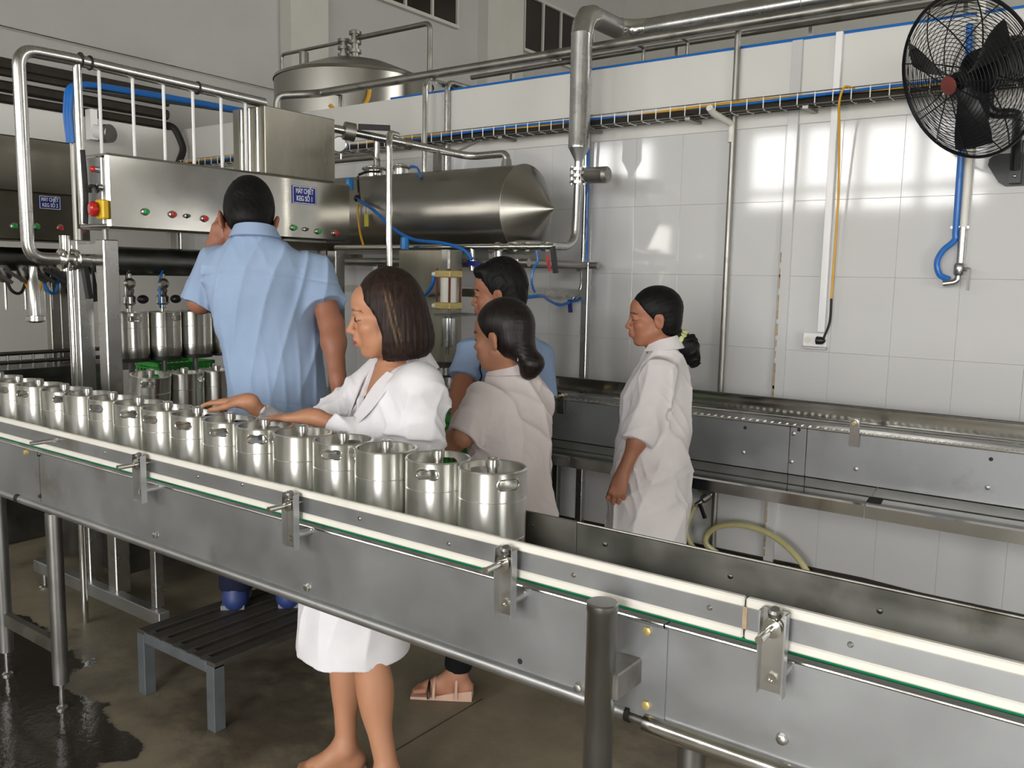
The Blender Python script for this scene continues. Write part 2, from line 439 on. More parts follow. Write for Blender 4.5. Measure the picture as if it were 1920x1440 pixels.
y_end = at(852, 52, X=FX); y_sta = at(560, 52, X=FX)
y_mid = at(805, 30, X=FX).y; stp = y_end.y - y_mid
win_by_y(1, y_end.y-4*(stp*1.0), y_end.y, y_end.z, 1.9, 4)
q0 = at(977, 92, X=FX); q1 = at(1012, 106, X=FX); st2 = q1.y-q0.y
win_by_y(2, q0.y, q0.y+st2*4, q0.z, 1.25, 4) if False else win_by_y(2, q0.y, q0.y+st2*4, at(1100, 140, X=FX).z, q0.z+.95-at(1100, 140, X=FX).z, 4)
# hall shell behind the camera: window wall and open loading bay; never in view, they carry the daylight
wb2 = B()
def fslab(x0, x1, z0, z1): wb2.box(((x0+x1)/2, WIN_Y-.15, (z0+z1)/2), (x1-x0, .3, z1-z0))
zs = sorted({0.0, DOOR_Z[1], WIN_Z[0], WIN_Z[1], 8.2}); xsw = sorted({FX, 12.0, *DOOR_X, *[q for w_ in WINDOWS for q in w_]})
for i in range(len(xsw)-1):
    for k in range(len(zs)-1):
        xm, zm = (xsw[i]+xsw[i+1])/2, (zs[k]+zs[k+1])/2
        if DOOR_X[0] < xm < DOOR_X[1] and zm < DOOR_Z[1]: continue
        if any(w_[0] < xm < w_[1] for w_ in WINDOWS) and WIN_Z[0] < zm < WIN_Z[1]: continue
        fslab(xsw[i], xsw[i+1], zs[k], zs[k+1])
struct(wb2.build('wall_front', 'paint_pale'))
for i, (a, c) in enumerate(WINDOWS):
    n = max(2, round((c-a)/.94)); st = (c-a)/n
    w = None
    for k in range(n+1):
        bb = B().box((a+k*st, WIN_Y-.1, sum(WIN_Z)/2), (.14, .1, WIN_Z[1]-WIN_Z[0]))
        if w is None: w = struct(bb.build('window_%d' % (3+i), 'paint_pale'))
        else: bb.build('mullion', 'paint_pale', w)
    B().box(((a+c)/2, WIN_Y-.1, WIN_Z[0]+.30), (c-a, .1, .13)).build('transom', 'paint_pale', w)
bay = B()
def slab(y0, y1, z0, z1): bay.box((BAY_X+.15, (y0+y1)/2, (z0+z1)/2), (.3, y1-y0, z1-z0))
slab(-9, BAY_Y[0], 0, 8.2); slab(BAY_Y[0], BAY_Y[1], BAY_Z[1], 8.2); slab(BAY_Y[1], HALL_Y[0], 0, 8.2)
slab(HALL_Y[0], HALL_Y[1], 0, HALL_Z[0]); slab(HALL_Y[0], HALL_Y[1], HALL_Z[1], 8.2); slab(HALL_Y[1], 18, 0, 8.2)
struct(bay.build('wall_bay', 'paint_pale'))
# ================================================================== NEAR CONVEYOR
YP = 1.45                      # outer face of the front side panel
XA, XB = -5.6, .75             # run of the conveyor
cv = thing('keg_conveyor', 'stainless steel chain conveyor carrying the row of small kegs past the woman with bobbed hair', 'conveyor', ((XA+XB)/2, 1.6, 0))
seams = [XA, at(74, 880, Y=YP).x, at(1245, 1200, Y=YP).x, XB]
for i in range(3):
    a, b = seams[i], seams[i+1]
    bb = B(); bb.box(((a+b)/2, YP+.002, .8475), (b-a-.004, .004, .191))
    bb.box(((a+b)/2, YP+.012, .944), (b-a-.004, .024, .004)); bb.box(((a+b)/2, YP+.006, .752), (b-a-.004, .016, .004))
    p = bb.build('side_panel', 'steel_panel', cv)
    # bright folded lip on top of the panel
    B().tube([(a+.002, YP+.001, .945), (b-.002, YP+.001, .945)], .0032, 8).build('panel_lip', 'steel_bright', p)
B().box(((XA+XB)/2, 1.737, .835), (XB-XA, .004, .20)).build('rear_panel', 'steel_panel', cv)
B().box(((XA+XB)/2, 1.60, .915), (XB-XA, .20, .012)).build('bed', 'steel_dull', cv)
wb_ = B(); wb_.box(((XA+XB)/2, 1.500, .9375), (XB-XA, .036, .022)); wb_.build('wear_strip', 'green_strip', cv)
cl = B(); x = XA+.03
while x < XB-.03:
    cl.box((x, 1.61, .931), (.034, .150, .006)); cl.cyl((x+.019, 1.54, .929), (x+.019, 1.68, .929), .003, seg=6); x += .0381
stuff(cl.build('chain_link', 'steel_satin', cv))
# front guide: steel strip between two white plastic edge profiles
YG = 1.425
zA, zB, zC, zD = [at(960, q, Y=YG-.007).z for q in (1015, 1031, 1066, 1081)]
gseam = at(1400, 1110, Y=YG).x
for a, b in ((XA, gseam-.0015), (gseam+.0015, XB)):
    L = b-a; c = (a+b)/2
    g = B().box((c, YG+.001, (zA+zD)/2), (L, .004, zA-zD-.012)).build('guide_plate', 'steel_panel', cv)
    B().box((c, YG+.001, (zA+zB)/2), (L, .014, zA-zB), bev=.003).build('edge_profile', 'white_plastic', g)
    B().box((c, YG+.001, (zC+zD)/2), (L, .014, zC-zD), bev=.003).build('edge_profile', 'white_plastic', g)
B().box((gseam, YG-.0015, (zA+zD)/2), (.008, .003, zB-zC)).build('guide_joint', 'rust', cv)
for px, py in ((95, 806), (198, 848), (675, 972), (842, 1019), (1076, 1078), (1331, 1139), (1595, 1208), (372, 893), (455, 908)):
    p = at(px, py, Y=YG)
    B().lathe([(0, .0055), (.003, .005), (.0045, .003)], (p.x, YG, p.z), (0, -1, 0), 12).build('screw', 'steel_dull', cv)
# rear guide
YR = 1.712
rs = [XA, at(1082, 985, Y=YR).x, XB]
for a, b in zip(rs[:-1], rs[1:]):
    B().box(((a+b)/2, YR+.002, .979), (b-a-.002, .004, .082)).build('rear_guide', 'steel_dull', cv)
B().tube([(XA, YR+.002, 1.0205), (XB, YR+.002, 1.0205)], .0035, 8).build('rear_edge', 'steel_dull', cv)
a0 = at(975, 960, Y=YR).x; b0 = at(1082, 985, Y=YR).x
B().box(((a0+b0)/2, YR-.003, .982), (b0-a0, .003, .084), bev=.001).build('lap_plate', 'steel_dull', cv)
for px, py in ((1135, 1020), (1370, 1080), (1650, 1145), (1000, 985)):
    p = at(px, py, Y=YR); B().lathe([(0, .006), (.003, .006), (.005, .003)], (p.x, YR, p.z), (0, -1, 0), 12).build('screw', 'steel_dark', cv)
# bracket clamps
def bracket(px, ytop, ybot, full=True):
    Yc = 1.402
    pt = at(px, ytop, Y=Yc); zt = pt.z; zb = at(px, ybot, Y=Yc).z; xc = pt.x
    w = .044
    if full:
        bk = B().box((xc, Yc+.001, (zt+zb)/2), (w, .003, zt-zb)).build('bracket', 'steel_dull', cv)
        for sx in (-1, 1):
            B().box((xc+sx*w/2, Yc-.007, (zt+zb)/2-.002), (.003, .018, zt-zb)).build('channel_flange', 'steel_satin', bk)
        B().cyl((xc+.012, Yc, zb+.034), (xc+.012, YP, zb+.034), .0095, seg=14).build('spacer', 'steel_satin', bk)
        B().lathe([(0, .0095), (.006, .0095), (.006, .005), (.003, .005)], (xc, Yc, zb+.026), (0, -1, 0), 16).build('socket_screw', 'steel_bright', bk)
        B().lathe([(0, .012), (.010, .012), (.014, .008)], (xc+.001, Yc-.004, zt-.010), (0, -.35, 1), 16).build('clamp_nut', 'steel', bk)
        par = bk
    else: par = cv
    zr = zt-.030 if full else zt
    rod = B().cyl((xc, Yc-.075, zr), (xc, YG, zr), .0072, seg=14).build('clamp_rod', 'steel_bright' if full else 'steel', par)
    if full:
        B().lathe([(0, .0072), (.001, .0165), (.012, .0165), (.014, .011)], (xc, Yc-.018, zr), (0, 1, 0), 18).build('clamp_collar', 'steel_bright', par)
bracket(264, 851, 938); bracket(548, 923, 1026); bracket(952, 1026, 1153); bracket(1455, 1142, 1300)
bracket(100, 826, 900, full=False)
# bolts on the side panel
def hexbolt(p, n, r=.008, mat='steel_bright', par=None):
    b = B(); b.lathe([(0, r), (r*.9, r), (r*1.05, r*.7)], p, n, 6); b.lathe([(-.0005, r*1.25), (.0012, r*1.2)], p, n, 16); return b.build('hex_bolt', mat, par)
for px, py, m_ in ((293, 1003, 'steel_bright'), (577, 1101, 'steel_bright'), (1467, 1385, 'steel'), (1216, 1182, 'brass'), (1214, 1320, 'brass'), (50, 848, 'brass'), (1086, 1289, 'steel_dull')):
    p = at(px, py, Y=YP); hexbolt((p.x, YP, p.z), (0, -1, 0), .0095, m_, cv)
for px, py in ((74, 852), (76, 930)):
    p = at(px, py, Y=YP); hexbolt((p.x, YP, p.z), (0, -1, 0), .007, 'steel_dark', cv)
p = at(975, 1240, Y=YP); B().lathe([(0, .0065), (.0012, .006)], (p.x, YP, p.z), (0, -1, 0), 14).build('bolt_hole', 'rubber', cv)
# rails under the panel
zr = .744; yr = 1.452
x1 = at(1180, 1340, Y=yr).x; x2 = at(1212, 1352, Y=yr).x
xl = at(36, 935, Y=yr).x
B().cyl((xl+.01, yr, zr), (x1, yr, zr), .0150, seg=18).build('lower_rail', 'steel_satin', cv)
B().cyl((XA, yr, zr), (xl-.008, yr, zr), .0150, seg=18).build('lower_rail', 'steel_satin', cv)
B().cyl((xl-.012, yr, zr), (xl+.012, yr, zr), .0168, seg=18).build('rail_sleeve', 'rubber', cv)
B().cyl((x1-.01, yr, zr-.004), (x2+.01, yr, zr-.004), .010, seg=14).build('rail_pin', 'steel_dull', cv)
B().cyl((x1-.006, yr, zr), (x1+.004, yr, zr), .0165, seg=18).build('rail_sleeve', 'rubber', cv)
rl = B().cyl((x2, yr-.002, zr-.004), (XB, yr-.002, zr-.004), .0215, seg=20).build('lower_rail', 'steel_bright', cv)
B().cyl((XA, 1.735, zr), (XB, 1.735, zr), .0150, seg=14).build('lower_rail', 'steel_satin', cv)
# foreground support post: tube with cap, arm and mounting plate
pp = at(1130, 1128, Y=1.352); zt = pp.z
post = B().lathe([(0, .0285), (zt-.018, .0285), (zt-.016, .0298), (zt-.003, .0298), (zt, .0275)], (pp.x, 1.352, .0), (0, 0, 1), 28).build('support_post', 'steel_post', cv)
pa = at(1175, 1262, Y=1.42)
B().box((pp.x+.012, 1.40, pa.z), (.052, .10, .052), bev=.003).build('post_arm', 'steel_dull', post)
px0 = at(1150, 1250, Y=YP).x; B().box(((px0+seams[2])/2+.004, YP-.0025, .846), (seams[2]-px0+.01, .003, .188)).build('mount_plate', 'steel_panel', cv)
# legs below: H frames with levelling feet
def leg(px, pyb, Y=1.452, top=.735, r=.0275):
    p = at(px, pyb, Z=0.0); x = p.x
    b = B().lathe([(.10, .012), (.10, r), (top, r)], (x, Y, 0), (0, 0, 1), 22).build('leg', 'steel_post', cv)
    B().cyl((x, Y, .012), (x, Y, .105), .009, seg=10).build('levelling_screw', 'steel', b)
    B().lathe([(0, .020), (.006, .020), (.014, .010)], (x, Y, 0), (0, 0, 1), 16).build('foot', 'steel', b)
    return x
xa = leg(6, 1268); xb = leg(113, 1330)
B().box(((xa+xb)/2, 1.452, .235), (abs(xb-xa), .025, .05)).build('cross_bar', 'steel_dull', cv)
xc = at(1285, 1410, Y=1.47).x
b = B().cyl((xc, 1.50, .012), (xc, 1.50, .735), .0275, seg=20).build('leg', 'steel_post', cv); B().lathe([(0, .03), (.012, .03)], (xc, 1.50, 0), (0, 0, 1), 16).build('foot', 'steel', b)
for xx in (xa-.02, xb+.02): 
    b = B().cyl((xx-2.0, 1.60, .012), (xx-2.0, 1.60, .735), .0275, seg=16).build('leg', 'steel_post', cv)

# ================================================================== KEGS
def keg_meshes():
    R, Hh = .0825, .215
    prof = [(0, .066), (.0, .074), (.006, .0785), (.016, .0785), (.022, R), (.050, R), (.0515, R-.0012), (.053, R), (.142, R), (.1435, R-.0012), (.145, R), (.206, R), (.2115, R+.0006), (.2145, R-.0014), (.215, R-.004), (.2135, R-.0066), (.209, R-.006), (.170, R-.004), (.166, R-.012), (.172, R-.035), (.176, .022), (.176, .0)]
    b = B(); b.lathe(prof, (0, 0, 0), (0, 0, 1), 56, cap=False); b.lathe([(0, 0), (0, .066)], (0, 0, 0), (0, 0, 1), 56, cap=False)
    body = b.build('body', 'steel_keg')
    cb = B(); st = []; hw, hh = .027, .0115
    for k in range(13): a = -math.pi/2+math.pi*k/12; st.append((hw-hh+hw*0+hh*math.cos(a), hh*math.sin(a)))
    for k in range(13): a = math.pi/2+math.pi*k/12; st.append((-(hw-hh)+hh*math.cos(a), hh*math.sin(a)))
    cb.prism(st, (0, -.12, .186), (1, 0, 0), (0, 0, 1), (0, .24, 0)); cut = cb.build('cut', 'steel_keg', smooth=False)
    md = body.modifiers.new('b', 'BOOLEAN'); md.operation = 'DIFFERENCE'; md.object = cut; md.solver = 'EXACT'
    dg = bpy.context.evaluated_depsgraph_get(); dg.update()
    me = bpy.data.meshes.new_from_object(body.evaluated_get(dg)); me.name = 'keg_body'
    bpy.data.objects.remove(body); bpy.data.objects.remove(cut)
    me.shade_smooth(); me.set_sharp_from_angle(angle=math.radians(38))
    # rolled lip round each hand hole
    lips = []
    for sy in (-1, 1):
        hb = B()
        pts = []
        for (a, c) in st:
            a2 = a*1.06; y = sy*(math.sqrt(R*R-a2*a2)); pts.append((a2, y, .186+c*1.1))
        hb.tube(pts, .0018, 6, closed=True); lips.append(hb.build('handle_lip', 'steel_bright'))
    vb = B()
    vb.lathe([(0, .019), (.012, .019), (.0125, .0125), (.040, .0125), (.0405, .0165), (.057, .0165), (.0605, .013), (.0605, .006), (.058, .006)], (0, 0, .174), (0, 0, 1), 20)
    valve = vb.build('valve', 'steel_keg'); out = (me, lips[0].data, lips[1].data, valve.data)
    [bpy.data.objects.remove(q) for q in lips]; bpy.data.objects.remove(valve); return out
KEG = keg_meshes()
def keg(loc, rz, label, group, tilt=(0, 0)):
    t = thing('beer_keg', label, 'keg', loc, group); t.rotation_euler = (tilt[0], tilt[1], rz)
    for nm, me in zip(('body', 'handle_lip', 'handle_lip', 'valve'), KEG):
        o = bpy.data.objects.new(nm, me); COL.objects.link(o); o.parent = t
    return t
# the row on the chain: x from the valve caps in the photograph, hand-hole direction from what shows
ZK = .934
caps = [(5, 704, 1.9), (44, 707, .35), (78, 713, .30), (132, 723, .95), (176, 729, 2.0), (220, 738, .30), (271, 747, .62), (309, 757, .25),
        (378, 768, .40), (432, 780, .50), (499, 791, .62), (567, 803, 2.1), (635, 816, .42), (724, 829, 2.2), (811, 849, .38), (906, 868, 1.15)]
xs = [at(c[0], c[1], Z=1.162).x for c in caps]
x = xs[-1]; fit = [x]
for k in range(len(xs)-2, -1, -1):
    x = min(xs[k], fit[0]-.1676); fit.insert(0, x)
ORD = ['sixteenth', 'fifteenth', 'fourteenth', 'thirteenth', 'twelfth', 'eleventh', 'tenth', 'ninth', 'eighth', 'seventh', 'sixth', 'fifth', 'fourth', 'third']
for k, c in enumerate(caps):
    if k == len(caps)-1: lb = 'last small steel keg of the row, standing at the empty end of the conveyor'
    elif k == len(caps)-2: lb = 'small steel keg touching the end keg of the row on the conveyor'
    else: lb = ORD[k] + ' small steel keg of the row, counted from the empty end of the conveyor'
    keg((fit[k], 1.608+rng.uniform(-.004, .004), ZK), c[2], lb, 'kegs in the row on the conveyor')
# ================================================================== FILLING MACHINE 1
XM, MY0, MY1 = -3.62, 2.0, 3.40
XBK = XM-.25
m1 = thing('keg_filling_machine', 'steel keg filling machine with blue number 1 sign, push buttons and emergency stop', 'machine', (-3.85, 2.6, 0))
cb = B().box((XM-.125, (MY0+MY1)/2, 1.93), (.25, MY1-MY0, .32), bev=.012).build('control_box', 'steel_mirror', m1)
B().box((XM-.128, MY0-.004, 1.93), (.205, .012, .285), bev=.004).build('box_door', 'steel_satin', cb)
def panel_button(px, py, col, r=.0135):
    p = at(px, py, X=XM); bz = B().lathe([(0, r*1.25), (.006, r*1.25), (.009, r), (.012, r)], (XM-.001, p.y, p.z), (1, 0, 0), 18).build('button_bezel', 'steel', cb)
    B().lathe([(0, r*.86), (.010, r*.86), (.0135, r*.7)], (XM+.010, p.y, p.z), (1, 0, 0), 16).build('push_button', col, bz)
for px, py, c in ((272, 397, 'green_plastic'), (323, 402, 'red_plastic'), (383, 410, 'red_plastic'), (550, 427, 'green_plastic'), (596, 434, 'green_plastic'), (628, 437, 'red_plastic')): panel_button(px, py, c)
for px, py in ((350, 405), (572, 430)): panel_button(px, py, 'steel_dark', .009)
# side controls
def side(px, py): return at(px, py, Y=MY0-.01)
p = side(184, 318); q = B().cyl((p.x, MY0-.008, p.z), (p.x, MY0-.03, p.z), .014, seg=16).build('lamp_bezel', 'steel', cb); B().sphere((p.x, MY0-.032, p.z), .014).build('indicator_lamp', 'red_plastic', q)
p = side(190, 352); q = B().cyl((p.x, MY0-.008, p.z), (p.x, MY0-.03, p.z), .015, seg=16).build('selector', 'steel', cb); B().tube(spline([(p.x-.026, MY0-.045, p.z-.022), (p.x-.018, MY0-.05, p.z+.002), (p.x+.0, MY0-.04, p.z+.004), (p.x+.025, MY0-.05, p.z-.002), (p.x+.036, MY0-.045, p.z-.024)], 4), .008, 8).build('lever', 'black_plastic', q)
p = side(192, 393); q = B().box((p.x+.012, MY0-.018, p.z), (.064, .03, .082), bev=.006).build('stop_box', 'yellow_plastic', cb)
B().lathe([(0, .014), (.012, .014), (.013, .032), (.030, .032), (.038, .022)], (p.x+.006, MY0-.030, p.z), (-.25, -1, 0), 22).build('emergency_stop', 'red_plastic', q)
# sign plate
def sign(root, XS, px0, py0, px1, py1, l1, l2):
    a, b = at(px0, py0, X=XS), at(px1, py1, X=XS); cy, cz = (a.y+b.y)/2, (a.z+b.z)/2; w, h = abs(b.y-a.y), abs(a.z-b.z)
    s_ = B().box((XS+.002, cy, cz), (.003, w, h)).build('sign_plate', 'sign_blue', root)
    fr = B()
    for dy, dz, sy, sz in ((0, h*.46, w*.94, .003), (0, -h*.46, w*.94, .003), (w*.465, 0, .003, h*.92), (-w*.465, 0, .003, h*.92)): fr.box((XS+.0038, cy+dy, cz+dz), (.0006, sy, sz))
    stuff(fr.build('sign_border', 'text_white', s_))
    for t, dz in ((l1, h*.21), (l2, -h*.21)):
        k = text_mesh(t, h*.40, 'lettering', 'text_white', s_, (XS+.0042, cy, cz+dz), (0, 1, 0), (0, 0, 1), .0005, sx=.62 if len(t) > 8 else .72)
sign(m1, XM, 547, 347, 593, 385, 'MÁY CHIẾT', 'KEG SỐ 1')
# upper cabinet
c0 = at(492, 195, X=XM); c1 = at(625, 205, X=XM); zt = c0.z
cab = B().box((XM-.14, (c0.y+c1.y)/2+.02, (zt+2.09)/2), (.26, c1.y-c0.y, zt-2.09), bev=.004).build('upper_cabinet', 'steel_cabinet', m1)
for k, dx in enumerate((.02, .06, .10)):
    B().box((XM-.03-dx*1.6, c0.y+.014, (zt+2.09)/2), (.022, .016, zt-2.09-.01), bev=.004).build('cabinet_edge', 'steel_bright', cab)
# posts, cross head and base
for xx in (XM-.085, XM-.315):
    B().box((xx, MY0+.035, .925), (.07, .07, 1.60), bev=.004).build('post', 'steel', m1)
    B().box((xx, MY1-.035, .925), (.07, .07, 1.60), bev=.004).build('post', 'steel', m1)
B().box((XM-.20, MY0+.035, 1.685), (.292, .06, .05), bev=.003).build('cross_head', 'steel', m1)
for xx in (XM-.085, XM-.30): B().cyl((xx, MY0+.03, 1.70), (xx, MY0+.03, 1.775), .012, seg=10).build('spacer', 'steel_dull', m1)
for yy in (MY0+.0, MY1-.03):
    fb = B().box((-3.85, yy, .11), (1.12, .05, .06), bev=.003).build('foot_bar', 'steel_satin', m1)
    for xx in (-3.35, -4.35):
        B().cyl((xx, yy, .012), (xx, yy, .085), .011, seg=10).build('levelling_screw', 'steel', fb); B().lathe([(0, .030), (.010, .030), (.018, .014)], (xx, yy, 0), (0, 0, 1), 18).build('foot', 'steel_bright', fb)
B().box((-4.1, (MY0+MY1)/2+.05, .52), (.62, MY1-MY0-.1, .72), bev=.006).build('lower_cabinet', 'steel_dark', m1)
tbl = B().box((-3.80, (MY0+MY1)/2, .922), (.90, MY1-MY0+.04, .025), bev=.003).build('table_top', 'steel_dull', m1)
for yy in (MY0+.02, MY1-.02): B().box((-3.37, yy, .525), (.04, .04, .77), bev=.003).build('table_leg', 'steel', m1)
# manifold: long round header with domed end, hangers and filling heads
HZ = at(330, 492, X=XM-.22).z; HX = XM-.22
y0h = at(190, 492, X=HX).y
B().lathe([(-.05, 0.0), (-.045, .03), (-.03, .052), (0, .064), (.05, .066), (1.35, .066), (1.38, .05), (1.39, 0)], (HX, y0h, HZ), (0, 1, 0), 28, cap=False).build('header', 'steel_dark', m1)
for px in (338, 405, 440, 470): 
    yy = at(px, 450, X=HX).y; B().cyl((HX, yy, HZ+.05), (HX, yy, 1.775), .009, seg=8).build('hanger', 'steel', m1)
B().bar((HX, at(322, 450, X=HX).y, HZ+.05), (HX, at(322, 450, X=HX).y, 1.775), .03, .03).build('hanger', 'steel_dull', m1)
keg_px = [(250, 665), (308, 666), (366, 667), (424, 668), (482, 669), (540, 670)]
lift_x = HX+.02
kz = at(308, 667, X=lift_x).z
plat_y = [at(px, py, X=lift_x).y for px, py in keg_px]
for i in (1, 0): plat_y[i] = min(plat_y[i], plat_y[i+1]-.1685)
for i, (px, py) in enumerate(keg_px):
    yy = plat_y[i]
    lf = B().lathe([(0, .05), (.004, .083), (.018, .083)], (lift_x, yy, kz-.018), (0, 0, 1), 24).build('lift_plate', 'rubber', m1)
    B().cyl((lift_x, yy, .93), (lift_x, yy, kz-.015), .013, seg=10).build('lift_rod', 'steel_dark', lf)
    # filling head: stem, valve body, side actuator, black knob, blue air line
    fh = B().cyl((lift_x, yy, kz+.225), (lift_x, yy, HZ-.05), .014, seg=12).build('filling_head', 'steel', m1)
    B().lathe([(0, .018), (.01, .030), (.04, .030), (.05, .020), (.07, .024), (.085, .016)], (lift_x, yy, kz+.245), (0, 0, 1), 16).build('valve_body', 'steel', fh)
    B().lathe([(0, .02), (.05, .026), (.06, .012)], (lift_x+.02, yy-.01, HZ-.11), (1, -.5, .2), 14).build('actuator', 'steel_dull', fh)
    B().sphere((lift_x+.055, yy+.035, kz+.275), .026, 12, 8, (1, 1, .8)).build('black_knob', 'black_plastic', fh)
    B().tube(spline([(lift_x+.03, yy-.03, kz+.235), (lift_x+.06, yy-.05, kz+.27), (lift_x+.05, yy-.04, HZ-.08), (lift_x+.02, yy, HZ-.03)], 5), .005, 8).build('air_line', 'blue_hose' if i % 2 else 'steel', fh)
ORD2 = ['first', 'second', 'third', 'fourth', 'fifth', 'sixth']
for i, (px, py) in enumerate(keg_px):
    keg((lift_x, plat_y[i], kz), [1.3, 1.9, 2.9, .2, 1, 2][i], '%s steel keg held under the filling heads, counted from the machine post' % ORD2[i], 'kegs under the filling heads')
B().box((XM-.36, (MY0+MY1)/2+.2, 1.25), (.015, .9, .10)).build('back_rail', 'steel_dull', m1)
# infeed kegs on the machine table
for i, (px, py, tl) in enumerate(((279, 760, .13), (347, 757, .0), (408, 757, .0))):
    z0 = .936; p = at(px, 745, X=-3.43)
    keg((-3.43, p.y, z0+(.008 if tl else 0)), [.9, 2.1, 2.3][i], ['tilted steel keg on the filling machine table next to the post', 'upright steel keg between the tilted keg and its neighbour on the machine table', 'steel keg on the machine table beside the man in the blue shirt'][i], 'kegs waiting on the machine table', tilt=(0, 0) if not tl else (0.10, .06))
# pipe loop above the machine, rods and hoses
lp = thing('pipe_loop', 'bent steel pipe loop with thin rods standing above the filling machine control box', 'pipe', (-3.75, 2.0, 1.6), None)
PX = XM-.13
A0 = at(480, 190, X=PX); A1 = at(140, 112, X=PX); A2 = at(34, 96, X=PX); A3 = at(46, 484, X=PX); A4 = at(160, 488, X=PX)
zt = (A0.z+A1.z)/2
B().pipe([(PX, A0.y+.05, A0.z), (PX, A1.y, A1.z), (PX, A2.y, A2.z+.01), (PX, A2.y, A3.z), (PX, MY0+.004, A3.z)], .0255, .07, 16, 8).build('main_pipe', 'steel', lp)
for px, yt, pb, yb in ((185, 130, 189, 287), (248, 146, 256, 292), (306, 158, 313, 302), (361, 172, 364, 310), (414, 187, 418, 316), (460, 198, 457, 325)):
    a = at(px, yt, X=PX); B().cyl((PX, a.y, 2.088), (PX, a.y, a.z+.02), .0075, seg=8).build('rod', 'white_gloss', lp)
pl_ = at(144, 120, X=PX); B().cyl((PX, pl_.y, at(150, 420, X=PX).z), (PX, pl_.y, pl_.z), .0175, seg=14).build('stand_pipe', 'steel_bright', lp)
for px, py in ((150, 112), (168, 118), (370, 165)): 
    a = at(px, py, X=PX); B().torus((PX, a.y, a.z), (0, 1, 0), .027, .005, 20, 6).build('pipe_clip', 'rubber', lp)
B().tube(spline([(PX+.024, pl_.y-.004, 2.10), (PX+.028, pl_.y, 1.98), (PX+.028, pl_.y, 1.88), (PX+.024, pl_.y-.004, 1.79)], 5), .011, 8).build('black_cable', 'rubber', lp)
# valve on the low run with black handle, spray nozzle hanging from it
vv = at(122, 468, X=PX); B().cyl((PX+.0, vv.y, A3.z-.05), (PX, vv.y, A3.z+.10), .022, seg=14).build('valve_stem', 'steel_bright', lp)
B().torus((PX, vv.y-.015, A3.z+.0), (0, 1, 0), .034, .012, 20, 8).build('union_nut', 'steel_bright', lp); B().torus((PX, vv.y+.04, A3.z), (0, 1, 0), .034, .012, 20, 8).build('union_nut', 'steel_bright', lp)
hh = at(158, 500, X=PX+.05); h2 = at(168, 560, X=PX+.05); B().bar(hh, h2, .03, .02).build('valve_handle', 'black_plastic', lp)
n0 = at(62, 500, X=PX); n1 = at(65, 605, X=PX)
B().lathe([(0, .016), (.05, .016), (.06, .022), (n0.z-n1.z-.03, .022), (n0.z-n1.z-.028, .038), (n0.z-n1.z-.008, .038), (n0.z-n1.z, .02)], (PX, n0.y, n0.z), (0, 0, -1), 18).build('drain_nozzle', 'steel', lp)
gp = at(123, 460, X=PX-.05); B().cyl((PX-.02, gp.y, 0), (PX-.02, gp.y, gp.z), .0145, seg=12).build('standing_pole', 'steel_bright', lp)
# blue hose bundle behind
hb_ = thing('air_hose_bundle', 'bundle of blue air hoses clipped to a grey bar behind the filling machine', 'hose', (-4.3, 2.4, 2.1))
HXB = -4.35
for k in range(3):
    pts = [at(128+k*3, 268, X=HXB), at(122+k*4, 200, X=HXB), at(140+k*3, 158+k*2, X=HXB), at(240, 168+k*3, X=HXB), at(370, 190+k*3, X=HXB), at(490, 212+k*3, X=HXB)]
    B().tube(spline([(HXB+k*.008, p.y, p.z) for p in pts], 6), .010, 8).build('blue_hose', 'blue_hose', hb_)
pa, pb = at(140, 164, X=HXB-.03), at(495, 216, X=HXB-.03); B().cyl(pa, pb, .014, seg=10).build('support_bar', 'steel_dull', hb_); pc = at(133, 268, X=HXB-.03); B().cyl((HXB-.03, pc.y+.01, 1.3), (HXB-.03, pc.y+.01, pa.z), .016, seg=10).build('support_bar', 'steel_dull', hb_)

# ================================================================== FILLING MACHINE 2 (behind, at the far end)
X2 = -5.25
m2 = thing('keg_filling_machine', 'darker filling machine with blue number 2 sign, behind the bent pipe loop', 'machine', (X2-.3, 2.6, 0))
ya, yb = at(-60, 300, X=X2).y, at(166, 300, X=X2).y
zt2 = at(75, 258, X=X2).z; zm2 = at(75, 362, X=X2).z; zb2 = at(75, 452, X=X2).z
b2 = B().box((X2-.18, (ya+yb)/2, (zm2+zb2)/2), (.34, yb-ya, zm2-zb2), bev=.008).build('control_box', 'steel_dim', m2)
B().box((X2-.22, (ya+yb)/2-.03, (zm2+zt2)/2), (.34, yb-ya-.06, zt2-zm2), bev=.008).build('upper_cabinet', 'steel_dim', m2)
sign(m2, X2-.01, 72, 366, 114, 394, 'MÁY CHIẾT', 'KEG SỐ 2')
for px, py, c in ((26, 424, 'green_plastic'), (68, 425, 'green_plastic'), (112, 427, 'red_plastic'), (153, 432, 'red_plastic')):
    p = at(px, py, X=X2-.01); q = B().lathe([(0, .02), (.01, .02), (.012, .016)], (X2-.012, p.y, p.z), (1, 0, 0), 14).build('button_bezel', 'steel', b2); B().lathe([(0, .014), (.014, .012)], (X2-.002, p.y, p.z), (1, 0, 0), 12).build('push_button', c, q)
hz2 = at(60, 487, X=X2-.15).z; yb3 = at(200, 480, X=X2-.15).y
B().lathe([(0, .03), (.01, .07), (yb3-ya-.03, .07), (yb3-ya, .03)], (X2-.15, ya, hz2), (0, 1, 0), 22).build('header', 'steel_dark', m2)
